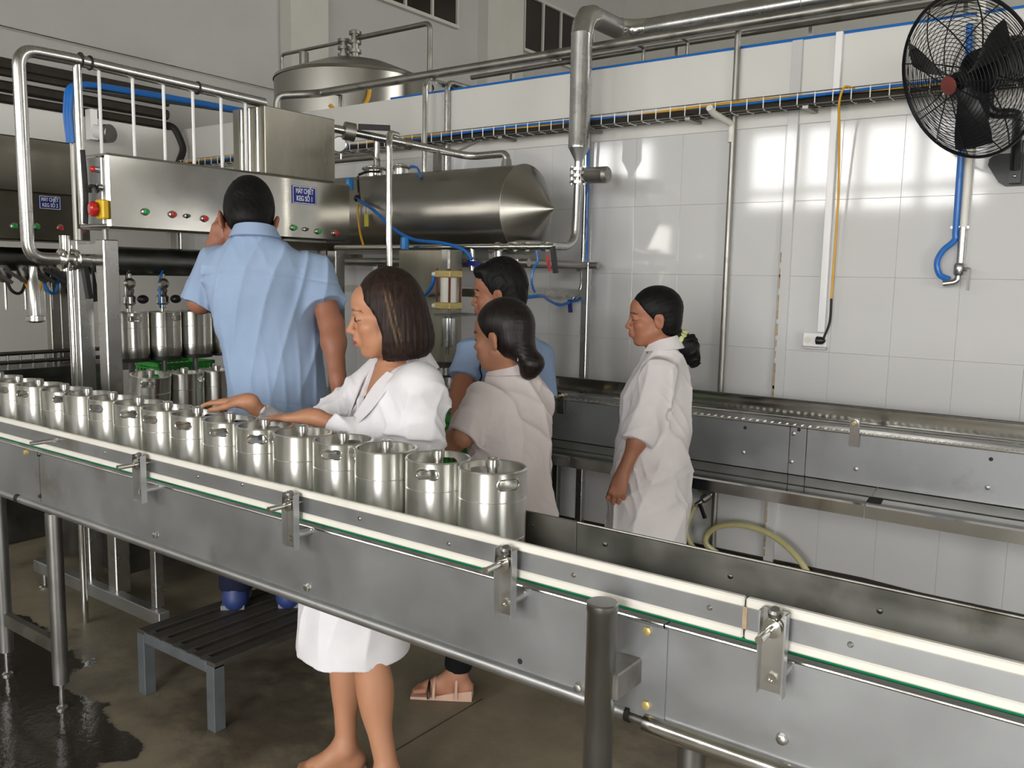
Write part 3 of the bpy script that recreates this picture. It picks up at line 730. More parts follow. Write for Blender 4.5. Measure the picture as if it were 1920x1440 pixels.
for px in (-20, 8, 45, 60, 82, 95, 130):
    yy = at(px, 520, X=X2-.1).y; z0, z1 = at(px, 580, X=X2-.1).z, at(px, 510, X=X2-.1).z
    fh = B().cyl((X2-.1, yy, z0), (X2-.1, yy, hz2-.05), .011, seg=8).build('filling_head', 'steel', m2)
    B().lathe([(0, .02), (.03, .04), (.08, .035), (.1, .02)], (X2-.1, yy, z1-.06), (0, 0, 1), 12).build('valve_body', 'steel_dull', fh)
    B().bar((X2-.06, yy-.02, z1+.02), (X2-.02, yy+.09, z1-.06), .03, .02).build('valve_handle', 'black_plastic', fh)
for k in range(4):
    pts = [at(10+k*34, 520, X=X2-.05), at(22+k*34, 545, X=X2-.03), at(40+k*32, 548, X=X2-.05), at(52+k*30, 515, X=X2-.05)]
    B().tube(spline(pts, 5), .009, 7).build('air_line', ['rubber', 'yellow_cable', 'blue_hose', 'rubber'][k], m2)
for px, w in ((101, .06), (118, .05), (158, .09)):
    yy = at(px, 600, X=X2-.12).y; B().box((X2-.12, yy, (hz2)/2), (.06, w, hz2), bev=.004).build('post', 'steel_dull', m2)
zs1 = at(60, 655, X=X2-.1).z; zs2 = at(60, 690, X=X2-.1).z; yR = at(215, 655, X=X2-.1).y
tb2 = B().box((X2-.1, (ya+yR)/2, zs2), (.5, yR-ya, .05)).build('table_top', 'steel_dark', m2)
for dz in (0, -.05): B().cyl((X2+.1, ya, zs1+dz), (X2+.1, yR, zs1+dz), .012, seg=8).build('rail', 'steel_dark', m2)
k = 0
for px in range(-10, 165, 24):
    yy = at(px, 670, X=X2+.1).y; B().cyl((X2+.1, yy, zs2+.02), (X2+.1, yy, zs1), .008, seg=8).build('rail_peg', 'steel', m2)
B().box((X2-.2, (ya+yR)/2, zs2/2), (.5, yR-ya-.1, zs2-.02)).build('lower_cabinet', 'steel_dark', m2)
B().bar(at(165, 500, X=X2+.05), at(178, 565, X=X2+.05), .05, .04).build('valve_handle', 'black_plastic', m2)
# dark pipe bundle on top of the low far wall
for i, (dz, dx, r) in enumerate(((.05, .02, .035), (.15, -.02, .045), (.25, .0, .03), (.33, -.08, .05))):
    tag(B().cyl((WX-.08+dx, -3, WTOP-.03+dz), (WX-.08+dx, 4.6, WTOP-.03+dz), r, seg=10).build('service_pipe', 'rail_black'), ['lowest dark service pipe lying on top of the low far wall', 'second dark service pipe in the bundle above the low far wall', 'thin dark service pipe in the middle of the bundle over the low wall', 'thick topmost dark service pipe of the bundle over the low wall'][i], 'pipe', 'dark pipes over the low wall')
cw = B(); 
wlm = thing('lamp_fitting', 'white plastic fitting with dark round socket on the low far wall', 'lamp', at(180, 240, X=WX))
p = at(166, 235, X=WX); B().bar(p+V(.05, 0, .12), p+V(.05, 0, -.12), .06, .08).build('bracket', 'white_gloss', wlm); q = at(185, 252, X=WX); B().cyl(p+V(.06, 0, -.05), q+V(.1, 0, 0), .06, seg=12).build('arm', 'white_gloss', wlm); B().lathe([(0, .05), (.02, .075), (.10, .075)], q+V(.04, 0, -.0), (1, .2, 0), 16).build('socket', 'steel_dark', wlm)
tag(B().tube(spline([at(314, 236, X=WX-.04), at(326, 240, X=WX+.06), at(338, 262, X=WX+.10), at(343, 282, X=WX+.12), at(335, 305, X=WX+.12), at(325, 330, X=WX+.1)], 6), .03, 8).build('black_hose', 'rubber'), 'thick black hose hanging down the corner of the low far wall', 'hose')
tag(B().cyl(at(-40, 38, X=FX+.08), at(530, 172, X=FX+.08), .006, seg=6).build('strung_cable', 'steel_dull'), 'thin grey cable strung across the tall plain far wall', 'cable')
# ================================================================== HORIZONTAL TANK
TY, TZ, TR, TXS = 4.05, 1.975, .25, -2.885
tk = thing('storage_tank', 'horizontal brushed steel tank with conical end on a pipe frame by the tiled wall', 'tank', (-3.8, TY, 0))
tip = at(1040, 391, Y=TY).x
B().lathe([(0, 0), (.10, TR*.7), (.16, TR), (TXS+5.2-.003, TR)], (-5.2, TY, TZ), (1, 0, 0), 64, cap=False).build('shell', 'steel_tank', tk)
B().lathe([(0, TR+.002), (tip-TXS-.03, .03), (tip-TXS, .002)], (TXS, TY, TZ), (1, 0, 0), 64, cap=False).build('cone_end', 'steel_tank', tk)
B().torus((TXS-.002, TY, TZ), (1, 0, 0), TR+.001, .003, 64, 6).build('weld_seam', 'steel_dull', tk)
# frame of pipe legs and rails
fr = [(x, y) for x in (-2.80, -4.6) for y in (TY-.20, TY+.53)]
ZT = TZ-TR-.03
for x, y in fr:
    lg = B().box((x, y, ZT/2), (.045, .045, ZT), bev=.003).build('leg', 'steel', tk); B().lathe([(0, .05), (.008, .05)], (x, y, 0), (0, 0, 1), 16).build('foot', 'steel', lg)
for y in (TY-.20, TY+.53): B().cyl((-4.65, y, ZT-.02), (-2.72, y, ZT-.02), .021, seg=14).build('rail', 'steel_dull', tk)
for x in (-2.80, -4.6):
    B().cyl((x, TY-.20, ZT-.02), (x, TY+.53, ZT-.02), .021, seg=12).build('cross_rail', 'steel_dull', tk)
zc = at(1000, 553, Y=TY-.2).z
for y in (TY-.20, TY+.53): B().box((-3.70, y, zc), (1.80, .035, .045)).build('cross_bar', 'steel', tk)
for x in (-3.0, -4.4): B().box((x, TY, TZ-TR-.01), (.05, .34, .06), bev=.004).build('saddle', 'steel_dull', tk)
# front sampling rail with valves
zr_ = at(900, 463, Y=TY-.26).z
xr0, xr1 = at(630, 470, Y=TY-.26).x, at(1040, 462, Y=TY-.26).x
fr_ = B().cyl((xr0, TY-.26, zr_), (xr1, TY-.26, zr_), .017, seg=14).build('outlet_pipe', 'steel_bright', tk)
for px in (935, 962, 985, 1022):
    x = at(px, 463, Y=TY-.26).x; B().cyl((x-.014, TY-.26, zr_), (x+.014, TY-.26, zr_), .026, seg=16).build('union_nut', 'steel_bright', fr_)
for px in (885, 935):
    x = at(px, 480, Y=TY-.26).x; B().cyl((x, TY-.26, zr_-.13), (x, TY-.26, zr_), .015, seg=12).build('drop_pipe', 'steel', fr_)
    B().lathe([(0, .016), (.01, .026), (.03, .026), (.04, .016)], (x, TY-.26, zr_-.10), (0, 0, 1), 14).build('valve_body', 'steel', fr_)
x = at(888, 490, Y=TY-.27).x; B().bar((x-.03, TY-.29, zr_-.085), (x+.07, TY-.29, zr_-.10), .02, .025).build('blue_lever', 'dark_blue', fr_)
a, b = at(1036, 462, Y=TY-.30), at(1042, 512, Y=TY-.30); B().bar(a, b, .024, .02).build('black_lever', 'black_plastic', fr_)
a, b = at(1026, 478, Y=TY-.24), at(1031, 508, Y=TY-.24); B().bar(a, b, .012, .012).build('red_lever', 'red_plastic', fr_)
# manhole and fittings on top
for px, r in ((705, .085), (752, .055)):
    x = at(px, 330, Y=TY).x; z0 = TZ+TR-.01
    mh = B().lathe([(0, r*.8), (.045, r*.8), (.047, r), (.060, r), (.064, r*.9), (.075, r*.3)], (x, TY, z0), (0, 0, 1), 24).build('manhole', 'steel_bright', tk)
    B().torus((x, TY, z0+.05), (0, 0, 1), r*.95, .010, 24, 6).build('clamp_ring', 'steel', mh)
x = at(707, 290, Y=TY).x
B().cyl((x, TY, TZ+TR+.04), (x, TY, at(707, 262, Y=TY).z), .020, seg=12).build('riser', 'steel', tk)
x0 = at(625, 300, Y=TY).x; zz = at(680, 296, Y=TY).z; B().pipe([(x0, TY, zz), (x-.0, TY, zz), (x, TY, TZ+TR+.06)], .022, .05).build('vent_pipe', 'steel_dull', tk)
gq = at(640, 272, Y=TY-.02); gg = B().lathe([(0, .05), (.012, .055), (.03, .055), (.034, .048)], gq, (.4, -1, 0), 24).build('pressure_gauge', 'steel', tk); B().lathe([(0, .046), (.003, .046)], gq+V(.4, -1, 0).normalized()*.032, (.4, -1, 0), 24).build('dial', 'white_gloss', gg); B().cyl(gq+V(0, 0, -.05), (gq.x, gq.y, zz), .008, seg=8).build('gauge_stem', 'steel', gg)
# hanging tag, sight tubes and hoses on the tank front
YF = TY-TR-.02
t0 = at(687, 413, Y=YF); B().box(t0, (.034, .002, .075)).build('yellow_tag', 'yellow_tag', tk); s0 = at(685, 385, Y=YF+.01); B().cyl(t0+V(0, 0, .035), s0+V(0, 0, .05), .0015, seg=5).build('tag_string', 'rubber', tk)
B().tube(spline([at(672, 370, Y=YF), at(671, 400, Y=YF), at(675, 435, Y=YF), at(682, 462, Y=YF)], 5), .007, 8).build('sight_hose', 'yellow_cable', tk)
B().tube(spline([at(671, 330, Y=YF), at(672, 350, Y=YF), at(674, 372, Y=YF)], 5), .007, 8).build('short_hose', 'black_plastic', tk)
B().sphere(at(670, 372, Y=YF-.03), .022, 12, 8).build('hose_joint', 'black_plastic', tk)
B().tube(spline([at(672, 375, Y=YF-.04), at(703, 396, Y=YF-.06), at(735, 427, Y=YF-.06), at(775, 449, Y=YF-.05), at(830, 456, Y=YF-.05), at(868, 468, Y=YF-.05), at(885, 486, Y=YF-.05)], 6), .010, 8).build('blue_hose', 'blue_hose', tk)
for px, py in ((655, 345), (759, 456)):
    p = at(px, py, Y=YF-.06); B().lathe([(-.035, .022), (-.035, .026), (.02, .026), (.035, .022)], p, (0, 0, 1), 8).build('solenoid_valve', 'blue_plastic', tk)
B().tube(spline([at(672, 328, Y=YF+.05), at(690, 322, Y=YF+.1), at(712, 322, Y=TY-.1)], 4), .008, 8).build('level_line', 'black_plastic', tk)
B().tube(spline([at(770, 312, Y=TY-.1), at(782, 315, Y=TY-.1), at(788, 330, Y=TY-.18)], 5), .008, 8).build('small_hose', 'blue_hose', tk)
B().tube(spline([at(1006, 470, Y=TY-.3), at(1008, 490, Y=TY-.3), at(1000, 505, Y=TY-.3), at(997, 530, Y=TY-.3), at(1003, 548, Y=TY-.26)], 6), .006, 8).build('drop_hose', 'blue_hose', tk)

# feed pipe: runs from the valve above the machine to the elbow on the tank
XF = at(950, 305, Y=TY).x
fp = thing('feed_pipe', 'long steel feed pipe with butterfly valve reaching down onto the horizontal tank', 'pipe', (XF, 3.6, 2.5))
q1 = at(868, 291, X=XF-.27); zf = q1.z
F0 = at(612, 238, X=-3.72); F1 = Vector((XF-.27, TY, zf)); fdir = (F1-F0).normalized()
def onrun(px):
    """point of the sloping run whose image column is px"""
    best = min(range(101), key=lambda k: abs(960+F_PX*((F0.lerp(F1, k/100)-CAM).dot(_r))/((F0.lerp(F1, k/100)-CAM).dot(_f))-px)); return F0.lerp(F1, best/100)
B().pipe([F0, F1, (XF, TY, zf), (XF, TY, TZ+TR-.01)], .022, .07, 14, 8).build('pipe_run', 'steel', fp)
p = onrun(655); B().lathe([(-.03, .026), (-.03, .05), (.03, .05), (.03, .026)], p, fdir, 20).build('valve_body', 'steel_dull', fp)
B().bar(p+fdir*.03+V(.03, 0, .03), p+fdir*.20+V(.045, 0, .055), .018, .03).build('valve_lever', 'black_plastic', fp)
p = onrun(765); B().cyl(p-fdir*.02, p+fdir*.02, .032, seg=16).build('union_nut', 'steel_dull', fp)
p = onrun(820); B().box(p+V(0, 0, -.062), (.04, .03, .12)).build('hanger_plate', 'steel_dull', fp)
p = onrun(850); B().bar(p, at(898, 264, Y=4.535), .012, .012).build('stay', 'steel_dull', fp)
B().cyl((XF, TY, TZ+TR-.01), (XF, TY, TZ+TR+.04), .034, .026, seg=16).build('nozzle', 'steel', fp)
# bright standing pole in front of the tank
pq = at(730, 255, Y=3.29); tag(B().pipe([(pq.x-.04, 3.39, pq.z+.02), (pq.x-.02, 3.31, pq.z+.02), (pq.x, 3.29, pq.z-.03), (pq.x, 3.29, 0)], .0165, .05, 14).build('standing_pole', 'steel_bright'), 'slim bright steel pole standing in front of the horizontal tank', 'pole')

# ================================================================== DUCT WITH REDUCER
DY = 4.38
dv = thing('exhaust_duct', 'fat round sheet metal duct with elbows, reducer and flanged valve beside the tank', 'duct', (at(1090, 300, Y=DY).x, DY, 1.8))
dx_ = at(1089, 150, Y=DY).x; r_ = .062
zb_ = at(1083, 278, Y=DY).z; ztop = at(1095, 62, Y=DY).z
B().lathe([(0, r_*1.02), (.012, r_*1.03), (.02, r_), (ztop-zb_, r_)], (dx_, DY, zb_), (0, 0, 1), 32).build('riser', 'steel', dv)
B().lathe([(0, .022), (.018, .026), (zb_-at(1083, 306, Y=DY).z, r_*.98)], (dx_, DY, at(1083, 306, Y=DY).z), (0, 0, 1), 28).build('reducer', 'steel_satin', dv)
EY = 4.86; EZ = ztop+.12
# segmented elbow, short run over the wall, second elbow, long run to the right
B().tube([(dx_, DY, ztop-.01), (dx_, DY+.012, ztop+.05), (dx_, DY+.05, ztop+.10), (dx_, DY+.12, ztop+.12)], r_*1.04, 28).build('elbow', 'steel', dv)
B().tube([(dx_, DY+.11, EZ), (dx_, EY-.06, EZ)], r_*.98, 28).build('crossing', 'steel_satin', dv)
B().tube([(dx_, EY-.08, EZ), (dx_+.02, EY-.02, EZ), (dx_+.07, EY+.02, EZ), (dx_+.14, EY+.03, EZ)], r_*1.05, 28).build('elbow', 'steel_bright', dv)
B().cyl((dx_+.12, EY+.03, EZ), (3.0, EY+.03, EZ), r_, seg=32).build('long_run', 'steel', dv)
for k in range(7): B().torus((dx_+.15+.95*k, EY+.03, EZ), (1, 0, 0), r_, .004, 32, 6).build('joint_ring', 'steel_bright', dv)
for xx in (dx_+.35, dx_+1.9): B().bar((xx, EY+.03, 2.86), (xx, EY+.03, EZ-r_), .02, .02).build('support', 'steel_dull', dv)
# flange cluster and sideways actuator
fz0, fz1 = at(1083, 318, Y=DY).z, at(1083, 342, Y=DY).z
for zz in (fz0, (fz0+fz1)/2, fz1): B().lathe([(-.008, .03), (-.008, .050), (.008, .050), (.008, .03)], (dx_, DY, zz), (0, 0, 1), 24).build('flange', 'steel', dv)
for k in range(6):
    a = k*math.pi/3; B().cyl((dx_+.042*math.cos(a), DY+.042*math.sin(a), fz1-.015), (dx_+.042*math.cos(a), DY+.042*math.sin(a), fz0+.015), .006, seg=6).build('flange_bolt', 'steel_bright', dv)
B().cyl((dx_, DY, fz1), (dx_, DY, at(1083, 306, Y=DY).z+.01), .024, seg=16).build('neck', 'steel', dv)
ap = at(1096, 328, Y=DY-.03); ae = at(1130, 332, Y=DY-.03); B().lathe([(0, .02), (.01, .045), ((ae-ap).length+.03, .047), ((ae-ap).length+.045, .03)], (ap.x, DY, ap.z), (1, -.25, -.05), 24).build('actuator', 'steel_dull', dv)
# pipe falling from the flange to the tank outlet
lz = at(1075, 462, Y=DY-.1).z
B().pipe([(dx_, DY, fz1), (dx_, DY-.02, lz), (dx_-.05, TY-.0, lz), (tip-.10, TY-.16, lz), (tip-.12, TY-.25, zr_)], .023, .10, 16, 8).build('down_pipe', 'steel', dv)
# conduit and blue line beside it
cd = thing('steel_conduit', 'thin steel conduit with blue air line and joint running down the tiles below the duct', 'pipe', at(1095, 400, Y=4.66))
c0 = at(1098, 300, Y=4.66); c1 = at(1078, 560, Y=4.66)
B().pipe([(c0.x, 4.667, 2.60), (c0.x, 4.667, 2.3), (c0.x-.0, 4.66, c1.z+.06), (c0.x-.05, 4.64, c1.z)], .014, .05).build('conduit', 'steel', cd)
B().tube(spline([(c0.x+.03, 4.60, 2.49), (c0.x+.03, 4.64, 2.40), (c0.x+.028, 4.65, 2.0), (c0.x+.032, 4.65, 1.7), (c0.x+.01, 4.64, c1.z+.02), (c0.x-.06, 4.63, c1.z-.02)], 6), .009, 8).build('blue_line', 'blue_hose', cd)
B().box((c0.x+.005, 4.665, at(1085, 506, Y=4.66).z), (.09, .02, .02)).build('clip', 'steel_dull', cd)
B().tube(spline([(c0.x-.06, 4.63, c1.z-.02), at(1050, 572, Y=4.5), at(1028, 562, Y=4.3), at(1016, 555, Y=4.0), (-2.768, TY-.205, zc-.02)], 6), .010, 8).build('blue_line', 'blue_hose', cd)
p = at(1070, 577, Y=4.62); B().bar(p+V(-.01, 0, .05), p+V(0, 0, -.03), .02, .02).build('joint', 'dark_blue', cd)

# ================================================================== PIPES ON TOP OF THE WALL
def wpipe(name, pts, r, label, mat='steel_dull', cat='pipe', group=None, bend=.06):
    return tag(B().pipe(pts, r, bend, 12, 5).build(name, mat), label, cat, group)
HY = 4.60; z1 = at(1070, 90, Y=HY).z-.008
a = at(532, 158, Y=4.3); b = at(600, 176, Y=HY)
wpipe('header_pipe', [(a.x-.1, 4.32, 0), (a.x-.1, 4.32, z1-.07), (a.x+.08, 4.48, z1-.05), (b.x, HY, z1-.02), (2.5, HY, z1)], .030, 'steel header pipe crossing in front of the tall tank and along the wall top', 'steel_dull', 'pipe')
lgp = wpipe('ledge_pipe', [(-3.95, 4.85, WTOP+.11), (-2.6, 4.85, WTOP+.12), (2.4, 4.85, WTOP+.13)], .016, 'thin steel pipe resting along the ledge on top of the tiled wall')
tag(B().tube(spline([(-4.6+i*.35, 4.722+.003*math.sin(i*1.3), WTOP+.0105) for i in range(19)], 4), .011, 8).build('ledge_hose', 'blue_hose'), 'blue air hose lying along the ledge on top of the tiled wall', 'hose')
tag(B().tube(spline([(-5.6+i*.4, 4.795+.005*math.sin(i*1.9), WTOP+.0095) for i in range(14)], 4), .010, 8).build('ledge_cable', 'rail_black'), 'black cable lying beside the blue hose on the wall top', 'cable')
for i, px in enumerate((1183, 1266, 545, 612)):
    x = at(px, 90, Y=HY).x if i != 2 else b.x+.05
    tag(B().pipe([(x, 4.757, WTOP-.002), (x, 4.757, z1-.012), (x, HY+.022, z1-.012)], .010, .02, 10).build('pipe_stand', 'steel_dull'), ['bent stay under the header pipe beside the duct elbow', 'bent stay under the header pipe between duct and tall wall pipe', 'bent stay at the header pipe bend in front of the tall tank', 'bent stay under the header pipe over the upper cabinet'][i], 'bracket', 'stays of the header pipe')
for x in (-3.6, -1.6, .6): B().box((x, 4.85, WTOP+.052), (.02, .02, .106)).build('support_foot', 'steel_dull', lgp)
x = at(797, 250, Y=4.505).x; wpipe('riser_pipe', [(x, 5.0, WTOP+.048), (x, 4.505, WTOP+.048), (x, 4.505, 0)], .020, 'bright steel riser going up the wall behind the manhole of the tank', 'steel_bright')
x = at(838, 250, Y=4.668).x; wpipe('riser_pipe', [(x, 4.95, WTOP+.055), (x, 4.668, WTOP+.055), (x, 4.668, 0)], .020, 'duller steel riser hooked over the wall top next to the bright riser', 'steel')
x = at(1382, 100, Y=4.668).x; wpipe('tall_pipe', [(2.4, 4.69, WTOP+.145), (x, 4.69, WTOP+.14), (x, 4.668, WTOP+.08), (x, 4.668, .0)], .0165, 'tall thin steel pipe running down the tiles behind the standing woman', 'steel_dull', bend=.05)
p0, p1 = at(1337, 212, Y=4.45), at(1372, 232, Y=4.66); wpipe('arm_bracket', [p0+V(0, -.05, .02), p0, p1, p1+V(0, .0, -.10)], .018, 'short pale pipe arm sticking out below the cable tray', 'white_plastic', 'bracket', None, .03)

# ================================================================== CABLE TRAY
ct = thing('cable_tray', 'wire basket cable tray with blue, yellow and black cables along the tiled wall', 'cable tray', (-3.0, 4.62, 2.5))
x0, x1 = -7.0, .8
ZC = 2.496
for y, z in ((4.635, ZC+.06), (4.53, ZC+.06), (4.53, ZC), (4.58, ZC), (4.635, ZC)): B().tube([(x0, y, z), (x1, y, z)], .0032, 6).build('long_wire', 'steel_bright', ct)
n = 88; wire = None
for k in range(n):
    x = x0+.03+k*(x1-x0-.06)/(n-1)
    if wire is None:
        wire = B().tube(rounded([(x, 4.53, ZC+.062), (x, 4.53, ZC-.003), (x, 4.635, ZC-.003), (x, 4.635, ZC+.062)], .01, 2), .003, 6).build('cross_wire', 'white_gloss', ct)
        wx = x
    else: link_copy(wire, ct, (x-wx, 0, 0))
for k in range(12):
    x = x0+.3+k*.65; B().box((x, 4.6135, ZC-.012), (.03, .167, .015)).build('support_arm', 'steel_dull', ct)
for i, (mt_, r, y, z) in enumerate((('rail_black', .022, 4.605, ZC+.022), ('rail_black', .018, 4.565, ZC+.018), ('blue_hose', .008, 4.555, ZC+.042), ('yellow_cable', .007, 4.565, ZC+.046), ('rail_black', .014, 4.550, ZC+.020), ('blue_hose', .010, 4.600, ZC+.050), ('rubber', .016, 4.620, ZC+.04))):
    pts = [(x0+j*.325, y+.006*math.sin(j*1.7+i), z+.008*math.sin(j*.9+2*i)) for j in range(25)]
    B().tube(spline(pts, 3), r, 7).build('cable', mt_, ct)

# ================================================================== TRUNKING, CORD, SOCKET
x = at(1560, 300, Y=4.68).x; zlo = at(1530, 622, Y=4.68).z
tag(B().box((x, 4.680, (zlo+2.87)/2), (.035, .022, 2.87-zlo), bev=.002).build('cable_trunking', 'white_gloss'), 'white plastic trunking running straight down the wall to the socket', 'trunking')
so = thing('power_socket', 'white double wall socket under the trunking with black plug', 'socket', at(1530, 640, Y=4.68))
p = at(1529, 637, Y=4.69); B().box((p.x, 4.682, p.z), (.125, .030, .075), bev=.006).build('socket_plate', 'white_gloss', so); B().box((p.x, 4.676, p.z-.043), (.13, .04, .008)).build('lower_ledge', 'steel_satin', so)
for dx in (-.035, .03): B().cyl((p.x+dx, 4.668, p.z), (p.x+dx, 4.664, p.z), .018, seg=16).build('outlet', 'white_plastic', so)
co = thing('extension_cord', 'yellow power cord hanging from the cable tray and ending in a black plug', 'cord', at(1575, 400, Y=4.65))
xc = at(1575, 350, Y=4.62).x; zy = at(1565, 560, Y=4.62).z
B().tube(spline([(xc+.06, 4.55, ZC+.055), (xc+.02, 4.515, ZC+.06), (xc, 4.515, ZC-.02), (xc-.003, 4.56, ZC-.15), (xc-.005, 4.62, 2.0), (xc-.01, 4.63, zy)], 6), .006, 8).build('yellow_cord', 'yellow_cable', co)
B().tube(spline([(xc-.01, 4.63, zy), (xc-.012, 4.635, zy-.12), (xc-.035, 4.635, zy-.2), (p.x+.06, 4.63, p.z+.004)], 6), .0065, 8).build('black_lead', 'rubber', co)
B().lathe([(0, .008), (.015, .020), (.045, .022), (.05, .012)], (p.x+.065, 4.642, p.z), (-1, .1, 0), 14).build('plug', 'black_plastic', co)

# ================================================================== BLUE HOSE AND TAP
tp = thing('hose_tap', 'steel down pipe with tap and looped blue hose beside the fan', 'tap', at(1795, 400, Y=4.65))
xt = at(1800, 420, Y=4.66).x; zt_ = at(1795, 505, Y=4.66).z
B().cyl((xt+.015, 4.667, zt_), (xt+.015, 4.667, WTOP+.1), .017, seg=14).build('down_pipe', 'white_plastic', tp)
B().cyl((xt+.015, 4.66, zt_), (xt+.015, 4.66, zt_+.20), .0175, seg=14).build('lower_pipe', 'steel', tp)
B().lathe([(-.03, .02), (-.02, .026), (.02, .026), (.03, .02)], (xt+.015, 4.655, zt_), (0, 0, 1), 14).build('tap_body', 'steel', tp)
B().cyl((xt+.015, 4.66, zt_), (xt+.06, 4.62, zt_), .010, seg=10).build('tap_stem', 'steel', tp); B().bar((xt+.06, 4.62, zt_+.0), (xt+.062, 4.62, zt_-.10), .014, .010).build('tap_lever', 'steel_dark', tp)
B().pipe([(xt+.015, 4.655, zt_-.02), (xt+.01, 4.65, zt_-.06), (xt-.05, 4.64, zt_-.07)], .016, .02).build('tap_elbow', 'steel', tp)
hp = [(1823, 45), (1818, 150), (1806, 300), (1797, 430), (1790, 450), (1768, 470), (1757, 492), (1762, 515), (1780, 524)]
B().tube(spline([at(a-(5 if b < 440 else 0), b, Y=4.663) for a, b in hp], 7), .0145, 10).build('blue_hose', 'blue_hose', tp)
B().box((xt+.0, 4.67, zt_+.2), (.08, .02, .012)).build('clip', 'steel', tp)

# ================================================================== WALL FAN
fc = at(1812, 146, Y=4.20)
fn = thing('industrial_fan', 'large black wire cage industrial fan on a bent arm high on the wall', 'fan', fc)
ax = Vector((-.549, -.757, -.40)).normalized(); ex = ax.cross(Vector((0, 0, 1))).normalized(); ey = ex.cross(ax).normalized()
FR = .345
def fpt(r, a, t): return fc + ex*(r*math.cos(a)) + ey*(r*math.sin(a)) + ax*t
def ring(r, t, w, seg=64): return B().tube([fpt(r, 2*math.pi*k/seg, t) for k in range(seg)], w, 6, closed=True)
rim = ring(FR, 0, .008).build('cage_rim', 'fan_black', fn)
prof_f = lambda r: .10*(1-(r/FR)**2.6); prof_b = lambda r: -.08*(1-(r/FR)**3)
for i in range(1, 22):
    r = FR*i/22; 
    if r > .055: ring(r, prof_f(r), .0016, 48).build('front_ring', 'fan_black', fn)
for i in range(5, 22, 1):
    r = FR*i/22; ring(r, prof_b(r), .0016, 48).build('back_ring', 'fan_black', fn)
for k in range(12):
    a = 2*math.pi*k/12
    B().tube([fpt(FR*(.12+.88*j/8), a+.25*(j/8), prof_f(FR*(.12+.88*j/8))) for j in range(9)], .0028, 6).build('front_spoke', 'fan_black', fn)
for k in range(8):
    a = 2*math.pi*(k+.5)/8
    B().tube([fpt(FR*(.2+.8*j/8), a, prof_b(FR*(.2+.8*j/8))) for j in range(9)], .0032, 6).build('back_spoke', 'fan_black', fn)
B().lathe([(0, .040), (.006, .038), (.009, .026)], fc+ax*.098, ax, 24).build('badge', 'fan_red', fn)
B().lathe([(0, .035), (.05, .04), (.06, .02)], fc+ax*.0, ax, 20).build('hub', 'fan_black', fn)
for k in range(3):
    a0 = 2*math.pi*k/3+.5; b = B(); vs = []; fs = []
    for j in range(7):
        r = .035+(FR*.86-.035)*j/6; wd = (.20+.16*math.sin(j/6*2.6)); 
        for q in range(5):
            u = q/4-.5; a = a0+u*wd*1.6+ .10*j/6; vs.append(fpt(r, a, .025+u*.065))
    n0 = len(vs)
    vs += [v - ax*.003 for v in vs]
    for j in range(6):
        for q in range(4):
            i0 = j*5+q; fs.append((i0, i0+1, i0+6, i0+5)); fs.append((n0+i0, n0+i0+5, n0+i0+6, n0+i0+1))
    for j in range(6):
        for q in (0, 4): i0 = j*5+q; fs.append((i0, i0+5, n0+i0+5, n0+i0))
    for q in range(4):
        for j in (0, 6): i0 = j*5+q; fs.append((i0, i0+1, n0+i0+1, n0+i0))
    b.add(vs, fs); b.build('blade', 'fan_black', fn)
mo = B().lathe([(-.02, .075), (-.03, .092), (-.25, .092), (-.28, .07), (-.285, .03)], fc-ax*.03, ax, 28).build('motor', 'fan_black', fn)
for k in range(8): B().torus(fc-ax*(.08+.022*k), ax, .093, .002, 24, 5).build('cooling_fin', 'fan_black', mo)
wp = at(1898, 308, Y=4.69)
B().pipe([fc-ax*.14+V(0, 0, -.07), fc-ax*.14+V(0, 0, -.20), fc-ax*.16+V(.10, .02, -.20), V(wp.x+.02, 4.60, wp.z+.12), V(wp.x+.02, 4.64, wp.z-.03)], .022, .08, 12).build('arm', 'fan_black', fn)
B().bar(fc-ax*.12+V(0, 0, -.05), fc-ax*.12+V(-.01, -.01, -.24), .035, .05).build('clamp', 'fan_black', fn)
pr = [(-.10, .0), (-.095, .03), (-.07, .05), (.12, .05), (.12, -.10), (-.02, -.10), (-.05, -.08)]
pt = B().prism(pr, (wp.x, 4.695, wp.z), (1, 0, 0), (0, 0, 1), (0, -.012, 0)).build('mount_plate', 'fan_black', fn)
B().bar((wp.x+.02, 4.665, wp.z+.10), (wp.x+.02, 4.665, wp.z-.09), .05, .05).build('mount_channel', 'fan_black', fn)
for dz in (.0, -.06): B().sphere((wp.x+.02, 4.636, wp.z+dz), .008, 10, 6).build('bolt', 'steel_bright', fn)

# ================================================================== CONVEYOR AGAINST THE WALL
wc = thing('chain_conveyor', 'long steel chain conveyor with drip tray standing against the tiled wall', 'conveyor', (-2.0, 4.3, 0))
wx0, wx1 = -3.9, 1.6
YA, YB = 4.20, 4.50
sm = [wx0, at(1480, 840, Y=YA).x, at(1512, 840, Y=YA).x, wx1]
for a, b in zip(sm[:-1], sm[1:]):
    k = B().box(((a+b)/2, YA, .775), (b-a-.004, .005, .235)); k.box(((a+b)/2, YA+.012, .893), (b-a-.004, .03, .005)); pnl = k.build('side_panel', 'steel_panel', wc)
    B().tube([(a+.002, YA-.001, .8935), (b-.002, YA-.001, .8935)], .005, 8).build('panel_lip', 'steel_bright', pnl)
B().box(((wx0+wx1)/2, YB, .79), (wx1-wx0, .005, .21)).build('rear_panel', 'steel_panel', wc)
B().box(((wx0+wx1)/2, (YA+YB)/2, .875), (wx1-wx0, .27, .01)).build('bed', 'steel_dark', wc)
ck = B(); x = wx0+.02
while x < wx1:
    ck.box((x, YA+.055, .886), (.028, .05, .012)); ck.cyl((x, YA+.035, .893), (x, YA+.075, .893), .006, seg=6); x += .038
